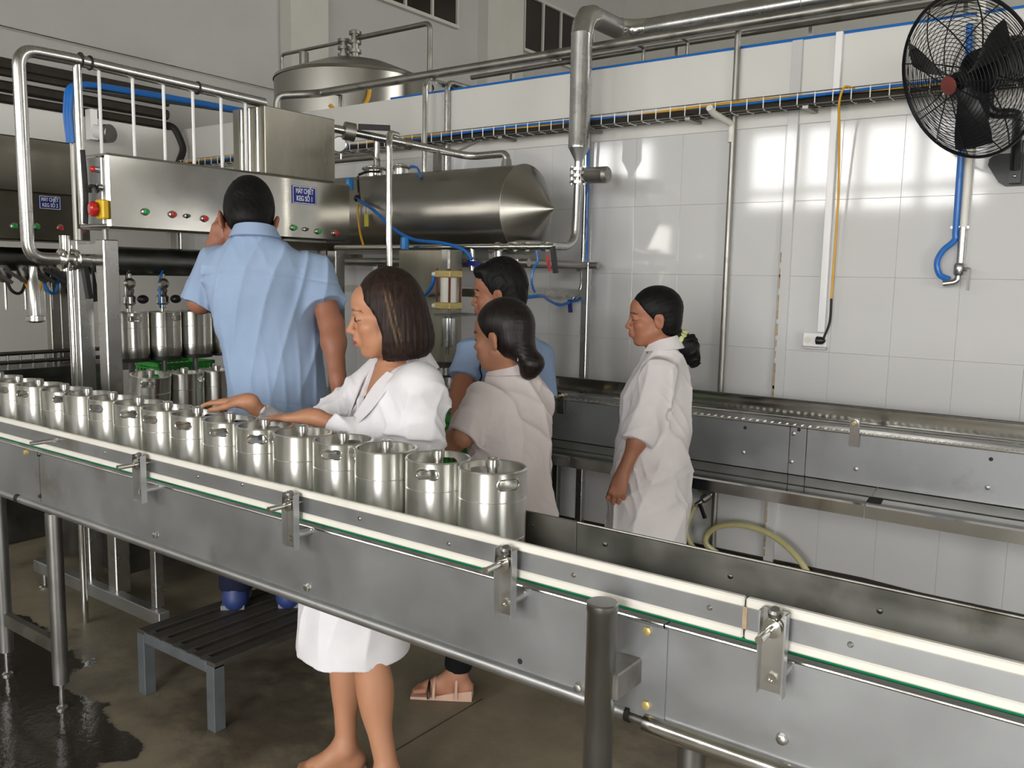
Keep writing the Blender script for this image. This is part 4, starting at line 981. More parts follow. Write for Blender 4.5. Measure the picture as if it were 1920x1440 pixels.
stuff(ck.build('chain_link', 'steel_dull', wc))
B().box(((wx0+wx1)/2, YA+.19, .884), (wx1-wx0, .2, .008)).build('chain_plate', 'steel_satin', wc)
rg = B().box(((wx0+wx1)/2, YB-.04, .945), (wx1-wx0, .004, .075)).build('rear_guide', 'steel_mirror', wc)
B().box(((wx0+wx1)/2, YB-.035, .987), (wx1-wx0, .022, .010), bev=.003).build('rear_edge', 'steel_dark', rg)
fg = B().tube([(at(1150, 770, Y=YA+.03).x, YA+.03, .928), (wx1, YA+.03, .936)], .006, 8).build('front_guide', 'steel_bright', wc)
for px, y0_, y1_ in ((1604, 785, 838), (1052, 735, 775), (2000, 800, 860)):
    t_ = at(px, y0_, Y=YA-.02); b_ = at(px, y1_, Y=YA-.02)
    bk = B().box((t_.x, YA-.02, (t_.z+b_.z)/2), (.045, .006, t_.z-b_.z)).build('bracket', 'steel', wc)
    B().cyl((t_.x, YA-.05, t_.z-.02), (t_.x, YA+.04, t_.z-.02), .008, seg=10).build('clamp_rod', 'brass', bk); B().cyl((t_.x, YA-.032, t_.z-.02), (t_.x, YA-.022, t_.z-.02), .016, seg=14).build('clamp_collar', 'steel_bright', bk)
    B().cyl((t_.x, YA-.02, b_.z+.025), (t_.x, YA, b_.z+.025), .010, seg=10).build('spacer', 'steel', bk)
for px, py in ((1397, 802), (1498, 806), (1858, 861)):
    p = at(px, py, Y=YA-.003); B().cyl((p.x, YA-.0035, p.z), (p.x, YA-.0015, p.z), .009, seg=12).build('panel_hole', 'rubber', wc)
for px, py in ((1394, 848), (1605, 879), (1852, 914), (1488, 813), (1484, 866)):
    p = at(px, py, Y=YA-.003); B().lathe([(0, .011), (.004, .011), (.007, .006)], (p.x, YA-.002, p.z), (0, -1, 0), 12).build('hex_bolt', 'steel_satin', wc)
# drip tray below, two lengths with a patched joint
tz = .60
xj = at(1630, 920, Y=4.05).x
for i, (a, b) in enumerate(((wx0, xj-.003), (xj+.003, wx1))):
    k = B(); c = (a+b)/2; L = b-a
    k.prism([(YA+.02, tz+.06), (4.02, tz+.01), (4.0, tz+.016), (3.985, tz+.010), (3.985, tz-.045), (3.992, tz-.045), (3.992, tz+.002), (4.02, tz+.002), (YA+.02, tz+.052)], (a, 0, 0), (0, 1, 0), (0, 0, 1), (L, 0, 0))
    tr_ = k.build('drip_tray', 'steel_mirror', wc)
    B().tube([(a, 4.075, tz+.034), (b, 4.075, tz+.034)], .004, 6).build('tray_fold', 'steel_dark', tr_)
B().box((xj+.03, 4.035, tz+.030), (.06, .05, .006), R=Matrix.Rotation(.25, 3, 'X')).build('joint_patch', 'rubber', wc)
for px in (1045, 965, ):
    x = at(px, 880, Y=4.25).x
    B().box((x, 4.24, .33), (.04, .04, .66), bev=.003).build('leg', 'steel_dark', wc)
for x in (-3.7, -.2, 1.2): B().box((x, 4.46, .34), (.04, .04, .68), bev=.003).build('leg', 'steel_dark', wc); B().box((x, 4.33, .64), (.035, .3, .035)).build('cross_bar', 'steel_dark', wc)

# ================================================================== HOSE AND VALVE AT THE FLOOR
yh = thing('garden_hose', 'pale yellow rubber hose coiled on the floor against the tiled wall', 'hose', at(1420, 1040, Z=.02))
P_ = [at(1300, 968, Y=4.60), at(1288, 990, Y=4.50), at(1295, 1018, Y=4.45)]
def g(px, py, h=.024): q = at(px, py, Z=h); return Vector((q.x, min(q.y, 4.635), h))
pts = [at(1304, 949, Y=4.60), at(1293, 970, Y=4.60), at(1287, 1000, Y=4.56), g(1310, 1035), g(1360, 1042), g(1420, 1052), g(1468, 1064), g(1480, 1066, .05)]
B().tube(spline(pts, 8), .014, 10).build('hose_length', 'hose_yellow', yh)
yl = 4.62
pts = [g(1345, 1036, .03), at(1324, 1020, Y=4.6), at(1326, 1003, Y=yl), at(1345, 988, Y=yl), at(1385, 984, Y=yl), at(1430, 995, Y=yl), at(1470, 1020, Y=4.6), at(1500, 1052, Y=4.58), g(1514, 1078, .03), g(1490, 1082), g(1440, 1072)]
B().tube(spline(pts, 8), .017, 10).build('hose_loop', 'hose_yellow', yh)
hv = thing('hose_valve', 'small steel valve with black lever fixed low on the wall feeding the yellow hose', 'valve', at(1330, 930, Y=4.66))
v0, v1 = at(1343, 918, Y=4.67), at(1304, 948, Y=4.60)
B().cyl(v0+V(0, .03, .0), v1, .014, seg=12).build('nipple', 'steel_dull', hv); vm = (v0+v1)/2; B().lathe([(-.03, .016), (-.02, .024), (.02, .024), (.03, .016)], vm, v1-v0, 14).build('valve_body', 'steel_dull', hv)
B().bar(at(1312, 945, Y=4.59), at(1322, 972, Y=4.58), .018, .014).build('lever', 'black_plastic', hv); B().bar(at(1308, 918, Y=4.62), at(1328, 926, Y=4.62), .012, .012).build('pipe_key', 'steel_dull', hv)
# dark foot of the wall and a long hose in the grime
tag(B().tube(spline([(-1.15+i*.18, 4.655+.012*math.sin(i), .014) for i in range(9)], 5), .014, 8).build('floor_hose', 'steel_dull'), 'dull grey hose lying along the foot of the tiled wall', 'hose')
dt = B(); dt.prism([(-4.4, .0), (-4.4, .03), (-1.1, .045), (-.8, .03), (1.5, .02), (1.5, 0)], (0, 4.698, 0), (1, 0, 0), (0, 0, 1), (0, -.012, 0)); struct(dt.build('baseboard_right', 'rail_black'))

# ================================================================== TALL TANK BEHIND THE WALL
s0 = at(665, 150, Y=6.4); SX = s0.x; SR = .80
zsh = at(665, 160, Y=6.4).z
sl = thing('storage_tank', 'tall upright round steel tank with domed top standing beyond the tiled wall', 'tank', (SX, 6.4, 0))
B().lathe([(0, SR), (zsh, SR)], (SX, 6.4, 0), (0, 0, 1), 64).build('shell', 'steel_tank', sl)
B().lathe([(0, SR+.01), (.03, SR), (.20, SR*.45), (.245, .06), (.25, 0)], (SX, 6.4, zsh), (0, 0, 1), 64, cap=False).build('dome', 'steel_tank', sl)
zd = zsh+.22
for px, h_ in ((645, .26), (666, .32)):
    p = at(px, 100, Y=6.4); x = p.x
    vt = B().cyl((x, 6.4, zd), (x, 6.4, zd+h_), .04, seg=12).build('vent_valve', 'steel_dull', sl)
    for k in range(3): B().cyl((x, 6.4, zd+h_*(.3+.28*k)), (x, 6.4, zd+h_*(.3+.28*k)+.03), .065, seg=12).build('valve_flange', 'steel_dull', vt)
x0_, x1_ = at(666, 60, Y=6.4).x, at(806, 60, Y=6.4).x; zt0 = at(735, 58, Y=6.4).z
B().pipe([(x0_, 6.4, zd+.2), (x0_, 6.4, zt0), (x1_, 6.4, zt0), (x1_, 6.4, 2.6)], .025, .06).build('vent_line', 'steel_dull', sl)
xl_ = at(528, 95, Y=6.4).x; zl = at(560, 96, Y=6.4).z; B().pipe([(at(640, 96, Y=6.4).x, 6.4, zl), (xl_, 6.4, zl), (xl_, 6.4, 2.6)], .018, .05).build('side_line', 'steel_dull', sl)
x = at(570, 105, Y=6.3).x; B().cyl((x, 6.3, zsh+.0), (x, 6.3, at(570, 98, Y=6.3).z), .05, seg=12).build('lifting_lug', 'steel_dull', sl)
B().tube(spline([(SX+.4, 6.4-SR+.1, zsh-.35), (SX+.55, 6.4-SR+.2, zsh-.5), (SX+.68, 6.4-SR+.3, zsh-.32), (SX+.70, 6.4-SR+.33, zsh-.2)], 6), .02, 6).build('yellow_strap', 'yellow_cable', sl)

# ================================================================== CAPPING UNIT UNDER THE TANK
CY = 3.55
cp = thing('capping_machine', 'steel keg capping unit with brass ended air cylinder hanging below the tank', 'machine', (at(810, 600, Y=CY).x, CY, 0))
xa, xb = at(745, 480, Y=CY).x, at(836, 480, Y=CY).x; zt_ = at(800, 468, Y=CY).z; zc_ = at(800, 560, Y=CY).z
bx = B().box(((xa+xb)/2, CY+.075, (zt_+.02)/2), (xb-xa, .13, zt_-.02), bev=.004).build('column', 'steel_cabinet', cp)
B().box(((xa+xb)/2, CY+.10, .02), (xb-xa+.2, .5, .04)).build('base_plate', 'steel_dull', cp)
B().box((xb-.01, CY+.012, zt_-.12), (.04, .02, .24)).build('column_edge', 'steel_bright', bx)
xe = at(841, 540, Y=CY-.08).x; yc_ = CY-.08
za, zb, zcy0, zcy1 = at(841, 508, Y=yc_).z, at(841, 520, Y=yc_).z, at(841, 566, Y=yc_).z, at(841, 580, Y=yc_).z
for z_, n_ in (((za+zb)/2, 'cylinder_head'), ((zcy0+zcy1)/2, 'cylinder_head')): B().box((xe, yc_, z_), (.105, .105, .035), bev=.004).build(n_, 'brass', cp)
B().cyl((xe, yc_, zcy1), (xe, yc_, za), .043, seg=28).build('cylinder_barrel', 'white_plastic', cp)
for sx in (-1, 1):
    for sy in (-1, 1): B().cyl((xe+sx*.043, yc_+sy*.043, zcy1), (xe+sx*.043, yc_+sy*.043, za+.012), .006, seg=8).build('tie_rod', 'rod_brown', cp)
B().box((xe, yc_+.06, zcy1-.03), (.11, .22, .012)).build('cylinder_shelf', 'steel_dark', cp)
z0_, z1_ = at(836, 650, Y=yc_).z, at(836, 596, Y=yc_).z
B().cyl((xe, yc_, z1_), (xe, yc_, zcy1-.02), .02, seg=12).build('piston_rod', 'steel_dark', cp)
B().lathe([(0, .034), (.012, .038), (z1_-z0_, .038)], (xe, yc_, z0_), (0, 0, 1), 24).build('capping_head', 'steel', cp); B().cyl((xe, yc_, z0_-.04), (xe, yc_, z0_), .010, seg=10).build('spindle', 'steel_dark', cp)
B().tube(spline([at(815, 515, Y=yc_), at(810, 535, Y=yc_), at(800, 550, Y=yc_+.03), at(790, 556, Y=yc_+.06)], 5), .010, 8).build('air_hose', 'blue_hose', cp)
for py in (514, 573): p = at(812, py, Y=yc_); B().cyl(p, (xe-.04, yc_, p.z), .012, seg=10).build('air_fitting', 'white_gloss', cp)
zp = at(820, 688, Y=yc_).z
B().lathe([(0, .02), (.01, .10), (.02, .10)], (xe-.02, yc_, zp), (0, 0, 1), 24).build('turn_plate', 'rubber', cp); B().cyl((xe-.02, yc_, zp-.12), (xe-.02, yc_, zp), .03, seg=14).build('plate_stem', 'steel_dark', cp)
zq = at(820, 730, Y=yc_).z; B().box((xe, yc_+.05, zq), (.36, .32, .05), bev=.01).build('work_table', 'steel_dull', cp); B().box((xe, yc_+.1, zq/2), (.28, .22, zq), bev=.01).build('pedestal', 'steel_dark', cp)
B().lathe([(0, .0), (0, .06), (.05, .06), (.06, .03), (.10, .03)], (xe-.02, yc_-.02, zq+.025), (0, 0, 1), 20).build('chuck', 'steel', cp)
B().torus((xe-.05, yc_-.12, zq+.06), (.2, -1, 0), .035, .010, 20, 8).build('guide_ring', 'steel_dull', cp)

# ================================================================== GREEN BASKETS
def basket(name, c, sx, sy, h, label, rz=0):
    t = thing(name, label, 'basket', c, 'green plastic baskets'); t.rotation_euler = (0, 0, rz)
    sl_ = t; loc = Vector(c)
    def wall(nm, o, e1, L, nh):
        b = B(); e1 = Vector(e1); o = Vector(o)
        nu = max(6, int(L/.028))
        for k in range(nu+1): b.bar(o+e1*(L*k/nu), o+e1*(L*k/nu)*1.0+V(0, 0, h), .009, .007, up=e1)
        for j in range(nh+1): b.bar(o+V(0, 0, h*j/nh), o+e1*L+V(0, 0, h*j/nh), .008, .009)
        b.build(nm, 'green_basket', t)
    wall('basket_side', loc+V(-sx/2, -sy/2, 0), (1, 0, 0), sx, 9); wall('basket_side', loc+V(-sx/2, sy/2, 0), (1, 0, 0), sx, 9)
    wall('basket_side', loc+V(-sx/2, -sy/2, 0), (0, 1, 0), sy, 9); wall('basket_side', loc+V(sx/2, -sy/2, 0), (0, 1, 0), sy, 9)
    B().box(loc+V(0, 0, .004), (sx, sy, .008)).build('basket_floor', 'green_basket', t)
    b = B(); 
    for (dx, dy, w, d) in ((0, -sy/2, sx+.03, .025), (0, sy/2, sx+.03, .025), (-sx/2, 0, .025, sy+.03), (sx/2, 0, .025, sy+.03)): b.box(loc+V(dx, dy, h), (w, d, .018))
    b.build('basket_rim', 'green_basket', t)
    return t
bz = at(830, 770, Y=3.15).z
bc = at(838, 800, Y=3.12)
stb = thing('low_stand', 'dark steel stand carrying the green basket in front of the capping unit', 'stand', (bc.x, 3.12, 0))
B().box((bc.x, 3.14, bz-.27), (.50, .40, .03), bev=.003).build('stand_top', 'steel_dark', stb)
for sx in (-.22, .22):
    for sy in (-.17, .17): B().box((bc.x+sx, 3.14+sy, (bz-.285)/2), (.035, .035, bz-.285)).build('leg', 'steel_dark', stb)
basket('green_basket', (bc.x, 3.14, bz-.254), .44, .34, .254, 'green plastic mesh basket between the woman with bobbed hair and the man behind')
gp_ = at(322, 690, X=-4.12)
bs2 = basket('green_basket', (-4.12, gp_.y+.02, .935), .20, .30, gp_.z-.935+.03, 'green plastic basket seen under the lifted kegs of the filling machine')

# ================================================================== STEP BENCH
SBX0, SBX1, SBY0, SBY1, SBZ = -2.97, -2.49, 1.69, 2.62, .252
sb = thing('step_bench', 'low grey iron step bench with long slats that the man in blue stands on', 'bench', ((SBX0+SBX1)/2, (SBY0+SBY1)/2, 0))
for x in (SBX0+.0225, SBX1-.0225):
    for y in (SBY0+.0225, SBY1-.0225): B().box((x, y, (SBZ-.012)/2), (.045, .045, SBZ-.012), bev=.002).build('leg', 'iron_grey', sb)
for y in (SBY0+.02, SBY1-.02): B().box(((SBX0+SBX1)/2, y, SBZ-.023), (SBX1-SBX0-.092, .038, .04), bev=.002).build('end_rail', 'iron_grey', sb)
n = 6; w = (SBX1-SBX0)/(n*1.42)
for k in range(n):
    x = SBX0+w/2+k*(SBX1-SBX0-w)/(n-1); B().box((x, (SBY0+SBY1)/2, SBZ-.010), (w, SBY1-SBY0-.006, .022), bev=.002).build('slat', 'slat_dark', sb)
# ================================================================== PEOPLE: smooth implicit surfaces meshed with surface nets
I3 = np.eye(3)
class Fr:                                   # local frame: p = c + R q
    def __init__(s, c=(0, 0, 0), R=I3, sc=1.0): s.c = np.array(c, float); s.R = np.array(R, float); s.sc = sc
    def out(s, q): return s.c + s.R@(np.array(q, float)*s.sc)
    def inn(s, P): return ((P-s.c)@s.R)/s.sc
ID = Fr()
def rot(ax, deg):
    return np.array(Matrix.Rotation(math.radians(deg), 3, ax))
def rc(a, b, ra, rb, flat=(False, False)):
    a, b = np.array(a, float), np.array(b, float); ba = b-a; L2 = max(1e-9, ba@ba); L = math.sqrt(L2)
    def f(P):
        t = ((P-a)@ba)/L2; tc = np.clip(t, 0, 1); q = P-a-tc[..., None]*ba
        if flat[0] or flat[1]:
            tu = np.clip(t, -1 if flat[0] else 0, 2 if flat[1] else 1); q = P-a-tu[..., None]*ba
            d = np.sqrt((q*q).sum(-1))-(ra+(rb-ra)*tc)
            if flat[1]: d = np.maximum(d, (t-1)*L)
            if flat[0]: d = np.maximum(d, -t*L)
            return d
        return np.sqrt((q*q).sum(-1))-(ra+(rb-ra)*tc)
    m = max(ra, rb); return f, np.minimum(a, b)-m, np.maximum(a, b)+m
def ell(c, r, R=None):
    c, r = np.array(c, float), np.array(r, float)
    def f(P):
        q = P-c
        if R is not None: q = q@R
        k0 = np.sqrt(((q/r)**2).sum(-1)); k1 = np.sqrt(((q/(r*r))**2).sum(-1))
        return np.where(k1 > 1e-6, k0*(k0-1)/np.maximum(k1, 1e-6), -r.min())
    m = r.max() if R is not None else r
    return f, c-m, c+m
def stack(rows, p=2.0, flat=True):
    """rows of (z, l, f, r_left, r_fwd) from low to high"""
    A = np.array(rows, float)
    def f(P):
        z = P[..., 2]; zc = np.clip(z, A[0, 0], A[-1, 0])
        cl, cf, rl, rf = [np.interp(zc, A[:, 0], A[:, k]) for k in (1, 2, 3, 4)]
        k = (np.abs((P[..., 0]-cl)/rl)**p+np.abs((P[..., 1]-cf)/rf)**p)**(1/p)
        d = (k-1)*np.minimum(rl, rf)
        e = np.maximum(A[0, 0]-z, z-A[-1, 0])
        if flat: return np.maximum(d, e)
        return np.where(e > 0, np.sqrt(np.maximum(d, 0)**2+e*e), d)
    lo = np.array([(A[:, 1]-A[:, 3]).min(), (A[:, 2]-A[:, 4]).min(), A[0, 0]]); hi = np.array([(A[:, 1]+A[:, 3]).max(), (A[:, 2]+A[:, 4]).max(), A[-1, 0]])
    f.rows = A; return f, lo, hi
def in_frame(prim, fr):
    f, lo, hi = prim; cs = np.array([fr.out((x, y, z)) for x in (lo[0], hi[0]) for y in (lo[1], hi[1]) for z in (lo[2], hi[2])])
    return (lambda P: f(fr.inn(P))*fr.sc), cs.min(0), cs.max(0)
class Vol:
    def __init__(s, h): s.h = h; s.ops = []
    def add(s, prim, k=.0, fr=None): s.ops.append(('u', in_frame(prim, fr) if fr else prim, k)); return s
    def sub(s, prim, k=.0, fr=None): s.ops.append(('s', in_frame(prim, fr) if fr else prim, k)); return s
    def disp(s, fn): s.ops.append(('d', fn, 0)); return s
    def mesh(s):
        us = [o[1] for o in s.ops if o[0] == 'u']; h = s.h; pad = 4*h
        lo = np.min([u[1] for u in us], 0)-pad; hi = np.max([u[2] for u in us], 0)+pad
        n = np.ceil((hi-lo)/h).astype(int)+1
        ax = [lo[k]+h*np.arange(n[k]) for k in range(3)]
        D = np.full(n, .2, np.float32)
        def window(a, b, k):
            i0 = np.maximum(0, np.floor((a-k-3*h-lo)/h).astype(int)); i1 = np.minimum(n, np.ceil((b+k+3*h-lo)/h).astype(int)+1)
            if (i1 <= i0).any(): return None, None
            sl = tuple(slice(i0[q], i1[q]) for q in range(3))
            P = np.stack(np.meshgrid(*[ax[q][sl[q]] for q in range(3)], indexing='ij'), -1)
            return sl, P
        for typ, pr, k in s.ops:
            if typ == 'd':
                band = np.abs(D) < .03; idx = np.argwhere(band)
                P = np.stack([ax[q][idx[:, q]] for q in range(3)], -1); D[band] += pr(P).astype(np.float32); continue
            sl, P = window(pr[1], pr[2], k)
            if sl is None: continue
            d = pr[0](P).astype(np.float32); o = D[sl]
            if typ == 'u':
                if k > 0: hh = np.clip(.5+.5*(o-d)/k, 0, 1); D[sl] = o*(1-hh)+d*hh-k*hh*(1-hh)
                else: D[sl] = np.minimum(o, d)
            else:
                if k > 0: hh = np.clip(.5-.5*(o+d)/k, 0, 1); D[sl] = o*(1-hh)+(-d)*hh+k*hh*(1-hh)
                else: D[sl] = np.maximum(o, -d)
        return surface_nets(D, lo, h)
def surface_nets(D, lo, h):
    S = D < 0; n = np.array(D.shape)-1
    c = np.zeros(n, np.int8)
    for i in (0, 1):
        for j in (0, 1):
            for k in (0, 1): c += S[i:i+n[0], j:j+n[1], k:k+n[2]]
    act = np.argwhere((c > 0) & (c < 8)); m = len(act)
    vid = np.full(n, -1, np.int32); vid[tuple(act.T)] = np.arange(m)
    acc = np.zeros((m, 3), np.float32); cnt = np.zeros(m, np.float32)
    cor = [(i, j, k) for i in (0, 1) for j in (0, 1) for k in (0, 1)]
    val = {q: D[act[:, 0]+q[0], act[:, 1]+q[1], act[:, 2]+q[2]] for q in cor}
    for a in cor:
        for x in range(3):
            if a[x] == 0:
                b = tuple(1 if y == x else a[y] for y in range(3)); d0, d1 = val[a], val[b]; mk = (d0 < 0) != (d1 < 0)
                t = d0[mk]/(d0[mk]-d1[mk]); p = np.tile(np.array(a, np.float32), (len(t), 1)); p[:, x] += t
                acc[mk] += p; cnt[mk] += 1
    verts = lo+h*(act+acc/cnt[:, None])
    faces = []
    for x in range(3):
        y, z = (x+1) % 3, (x+2) % 3
        s0 = [slice(None)]*3; s1 = [slice(None)]*3; s0[x] = slice(0, -1); s1[x] = slice(1, None)
        e = S[tuple(s0)] != S[tuple(s1)]; idx = np.argwhere(e)
        ok = (idx[:, y] > 0) & (idx[:, z] > 0) & (idx[:, y] < n[y]) & (idx[:, z] < n[z]); idx = idx[ok]
        def g(dy, dz):
            q = idx.copy(); q[:, y] -= dy; q[:, z] -= dz; return vid[q[:, 0], q[:, 1], q[:, 2]]
        quad = np.stack([g(1, 1), g(0, 1), g(0, 0), g(1, 0)], -1)
        fl = S[tuple(s0)][tuple(idx.T)]; quad[~fl] = quad[~fl][:, ::-1]
        faces.append(quad)
    faces = np.concatenate(faces); return verts, faces[(faces >= 0).all(1)]
def np_mesh(name, verts, faces, mat, parent, cols=None):
    me = bpy.data.meshes.new(name); nv, nf = len(verts), len(faces)
    me.vertices.add(nv); me.vertices.foreach_set('co', verts.astype(np.float32).ravel())
    me.loops.add(nf*4); me.loops.foreach_set('vertex_index', faces.astype(np.int32).ravel())
    me.polygons.add(nf); me.polygons.foreach_set('loop_start', np.arange(0, nf*4, 4, dtype=np.int32))
    me.update(calc_edges=True); me.validate()
    me.polygons.foreach_set('use_smooth', np.ones(len(me.polygons), bool))
    me.materials.append(MATS[mat])
    if cols is not None:
        at_ = me.color_attributes.new('tint', 'FLOAT_COLOR', 'POINT'); at_.data.foreach_set('color', np.concatenate([cols, np.ones((nv, 1))], 1).astype(np.float32).ravel())
    o = bpy.data.objects.new(name, me); COL.objects.link(o); o.parent = parent; return o
def largest_only(v, f):
    """keep only the biggest connected shell"""
    par = np.arange(len(v))
    lab = np.arange(len(v))
    for _ in range(200):
        mn = lab[f].min(1); new = lab.copy()
        for k in range(4): np.minimum.at(new, f[:, k], mn)
        new = new[new]; new = new[new]
        if (new == lab).all(): break
        lab = new
    ids, ct = np.unique(lab, return_counts=True); keep = lab == ids[ct.argmax()]
    remap = np.cumsum(keep)-1; fk = keep[f].all(1); return v[keep], remap[f[fk]]
# cloth creases
def wrinkle(seed, amp, comps):
    """comps: list of (direction (3), wavelength, warp wavelength, warp amount, weight)"""
    R = random.Random(seed); data = []
    for d, wl, ww, wa, wt in comps:
        d = np.array(d, float); d /= np.linalg.norm(d); q = np.array([R.uniform(-1, 1) for _ in range(3)]); q /= np.linalg.norm(q); e = np.array([R.uniform(-1, 1) for _ in range(3)]); e /= np.linalg.norm(e)
        data.append((d*2*math.pi/wl, R.uniform(0, 6), q*2*math.pi/ww, R.uniform(0, 6), wa, wt, e*2*math.pi/(ww*1.7), R.uniform(0, 6)))
    def f(P):
        s = np.zeros(len(P))
        for k, ph, q, ps, wa, wt, e, pe in data:
            mod = .5+.5*np.sin(P@e+pe); s += wt*mod*(1-np.abs(np.sin(P@k/2+ph+wa*np.sin(P@q+ps))))**2
        return -amp*(s-.3)
    return f
# ---- materials of people
def tint_mat(name, rough, sub=0.0, spec=.4, bump=0.0, bscale=200):
    mt, nt, p = nmat(name); N = nt.nodes; L = nt.links
    a = N.new('ShaderNodeAttribute'); a.attribute_name = 'tint'
    tc = N.new('ShaderNodeTexCoord'); nz = N.new('ShaderNodeTexNoise'); nz.inputs['Scale'].default_value = 18; nz.inputs['Detail'].default_value = 4; L.new(tc.outputs['Object'], nz.inputs['Vector'])
    mr = N.new('ShaderNodeMapRange'); mr.inputs['To Min'].default_value = .92; mr.inputs['To Max'].default_value = 1.07; L.new(nz.outputs['Fac'], mr.inputs['Value'])
    mm = N.new('ShaderNodeVectorMath'); mm.operation = 'SCALE'; L.new(a.outputs['Color'], mm.inputs[0]); L.new(mr.outputs[0], mm.inputs['Scale'])
    L.new(mm.outputs[0], p.inputs['Base Color']); p.inputs['Roughness'].default_value = rough; p.inputs['Specular IOR Level'].default_value = spec
    if sub: p.inputs['Subsurface Weight'].default_value = sub; p.inputs['Subsurface Radius'].default_value = (1.0, .35, .2); p.inputs['Subsurface Scale'].default_value = .006
tint_mat('skin', .5, .12)
def hair_mat(name, col, streak=None, rough=.42, ang=(70, 70, 5), spec=.35):
    mt, nt, p = nmat(name); N = nt.nodes; L = nt.links
    tc = N.new('ShaderNodeTexCoord'); mp = N.new('ShaderNodeMapping'); mp.inputs['Scale'].default_value = ang; L.new(tc.outputs['Object'], mp.inputs[0])
    nz = N.new('ShaderNodeTexNoise'); nz.inputs['Scale'].default_value = 1.6; nz.inputs['Detail'].default_value = 4; L.new(mp.outputs[0], nz.inputs['Vector'])
    mx = N.new('ShaderNodeMix'); mx.data_type = 'RGBA'; mx.inputs['A'].default_value = tuple(c*.45 for c in col[:3])+(1,); mx.inputs['B'].default_value = tuple(min(1, c*1.7) for c in col[:3])+(1,)
    mr = N.new('ShaderNodeMapRange'); mr.inputs['From Min'].default_value = .3; mr.inputs['From Max'].default_value = .75; L.new(nz.outputs['Fac'], mr.inputs['Value']); L.new(mr.outputs[0], mx.inputs['Factor'])
    src = mx.outputs['Result']
    if streak:
        at_ = N.new('ShaderNodeAttribute'); at_.attribute_name = 'tint'
        m2 = N.new('ShaderNodeMix'); m2.data_type = 'RGBA'; L.new(at_.outputs['Fac'], m2.inputs['Factor']); L.new(src, m2.inputs['A']); m2.inputs['B'].default_value = streak; src = m2.outputs['Result']
    L.new(src, p.inputs['Base Color']); p.inputs['Roughness'].default_value = rough; p.inputs['Specular IOR Level'].default_value = spec
    bp = N.new('ShaderNodeBump'); bp.inputs['Strength'].default_value = .5; bp.inputs['Distance'].default_value = .004; L.new(nz.outputs['Fac'], bp.inputs['Height']); L.new(bp.outputs[0], p.inputs['Normal'])
hair_mat('hair_brown', rgb(40, 28, 24), rgb(124, 98, 66), rough=.5, spec=.2); hair_mat('hair_dark', rgb(26, 19, 18), spec=.3); hair_mat('hair_black', rgb(13, 12, 13), rough=.55, spec=.22)
def cloth(name, col, scale=900): plain(name, col, .85, spec=.2, var=.05, scale=7, bump=.0)
cloth('coat_white', rgb(224, 222, 226)); cloth('coat_cream', rgb(214, 205, 204)); cloth('coat_pale', rgb(218, 213, 214)); cloth('shirt_blue', rgb(150, 171, 201)); cloth('shirt_blue_deep', rgb(140, 161, 192)); cloth('navy', rgb(26, 30, 52)); cloth('black_cloth', rgb(20, 20, 24))
plain('sandal_leather', rgb(206, 170, 150), .5); plain('scrunchie', rgb(196, 200, 140), .8); plain('eye_white', rgb(225, 220, 214), .25); plain('eye_dark', rgb(24, 16, 14), .15); plain('shoe_blue', rgb(40, 56, 110), .5); plain('shoe_sole', rgb(120, 122, 128), .6); plain('phone_black', rgb(14, 14, 16), .3)

# ---- anatomy, axes (left, forward, up)
def head_ops(V_, fr, male=False, ears=True):
    A = lambda pr, k=.012: V_.add(pr, k, fr)
    Sb = lambda pr, k=.012: V_.sub(pr, k, fr)
    A(ell((0, -.012, .036), (.074, .094, .082)), .0)
    A(ell((0, .028, -.035), (.060, .062, .078)), .03)
    A(ell((0, .052, .045), (.058, .046, .048)), .025)                       # forehead
    for s in (-1, 1):
        A(rc((s*.052, -.002, -.050), (s*.024, .058, -.094), .020 if male else .018, .017), .025)   # jaw
        A(ell((s*.040, .058, -.026), (.027, .026, .024)), .02)              # cheek
        A(ell((s*.031, .046, -.058), (.026, .030, .030)), .02)              # lower cheek
    A(ell((0, .066, -.095), (.024, .020, .017)), .018)                      # chin
    A(rc((-.030, .084, .020), (.030, .084, .020), .012, .012), .016)        # brow
    for s in (-1, 1): Sb(ell((s*.032, .106, .000), (.020, .018, .011)), .014)
    A(rc((0, .090, .012), (0, .106, -.026), .008, .0105), .012)             # nose bridge
    A(ell((0, .109, -.030), (.0115, .0125, .0105)), .008)
    for s in (-1, 1): A(ell((s*.0125, .099, -.034), (.0085, .011, .008)), .006)
    A(ell((0, .090, -.060), (.026, .014, .020)), .014)                      # mouth mound
    A(ell((0, .1005, -.0575), (.021, .0075, .0055)), .004); A(ell((0, .0985, -.0695), (.018, .0075, .0065)), .004)
    Sb(rc((-.022, .107, -.0635), (.022, .107, -.0635), .0022, .0022), .003)
    for s in (-1, 1):
        A(ell((s*.032, .0775, .000), (.0165, .0145, .0125)), .005)          # closed lids
        if ears:
            R = rot('Z', s*24)@rot('Y', s*10)@rot('X', -10)
            A(ell((s*.080, -.012, -.010), (.0075, .021, .033), R), .006); A(ell((s*.085, -.022, .004), (.007, .012, .019), R), .005)
            Sb(ell((s*.088, -.006, -.010), (.006, .010, .017), R), .004)
def neck_ops(V_, fr, z=-.20, r=.052, back=-.045):
    V_.add(rc((0, -.018, -.060), (0, back, z), r, r*1.12), .03, fr)
def neck_to(V_, fr, N, r=.052):
    V_.add(rc(fr.out((0, -.020, -.045)), np.array(N)+np.array((0, -.004, -.03)), r, r*1.10), .035)
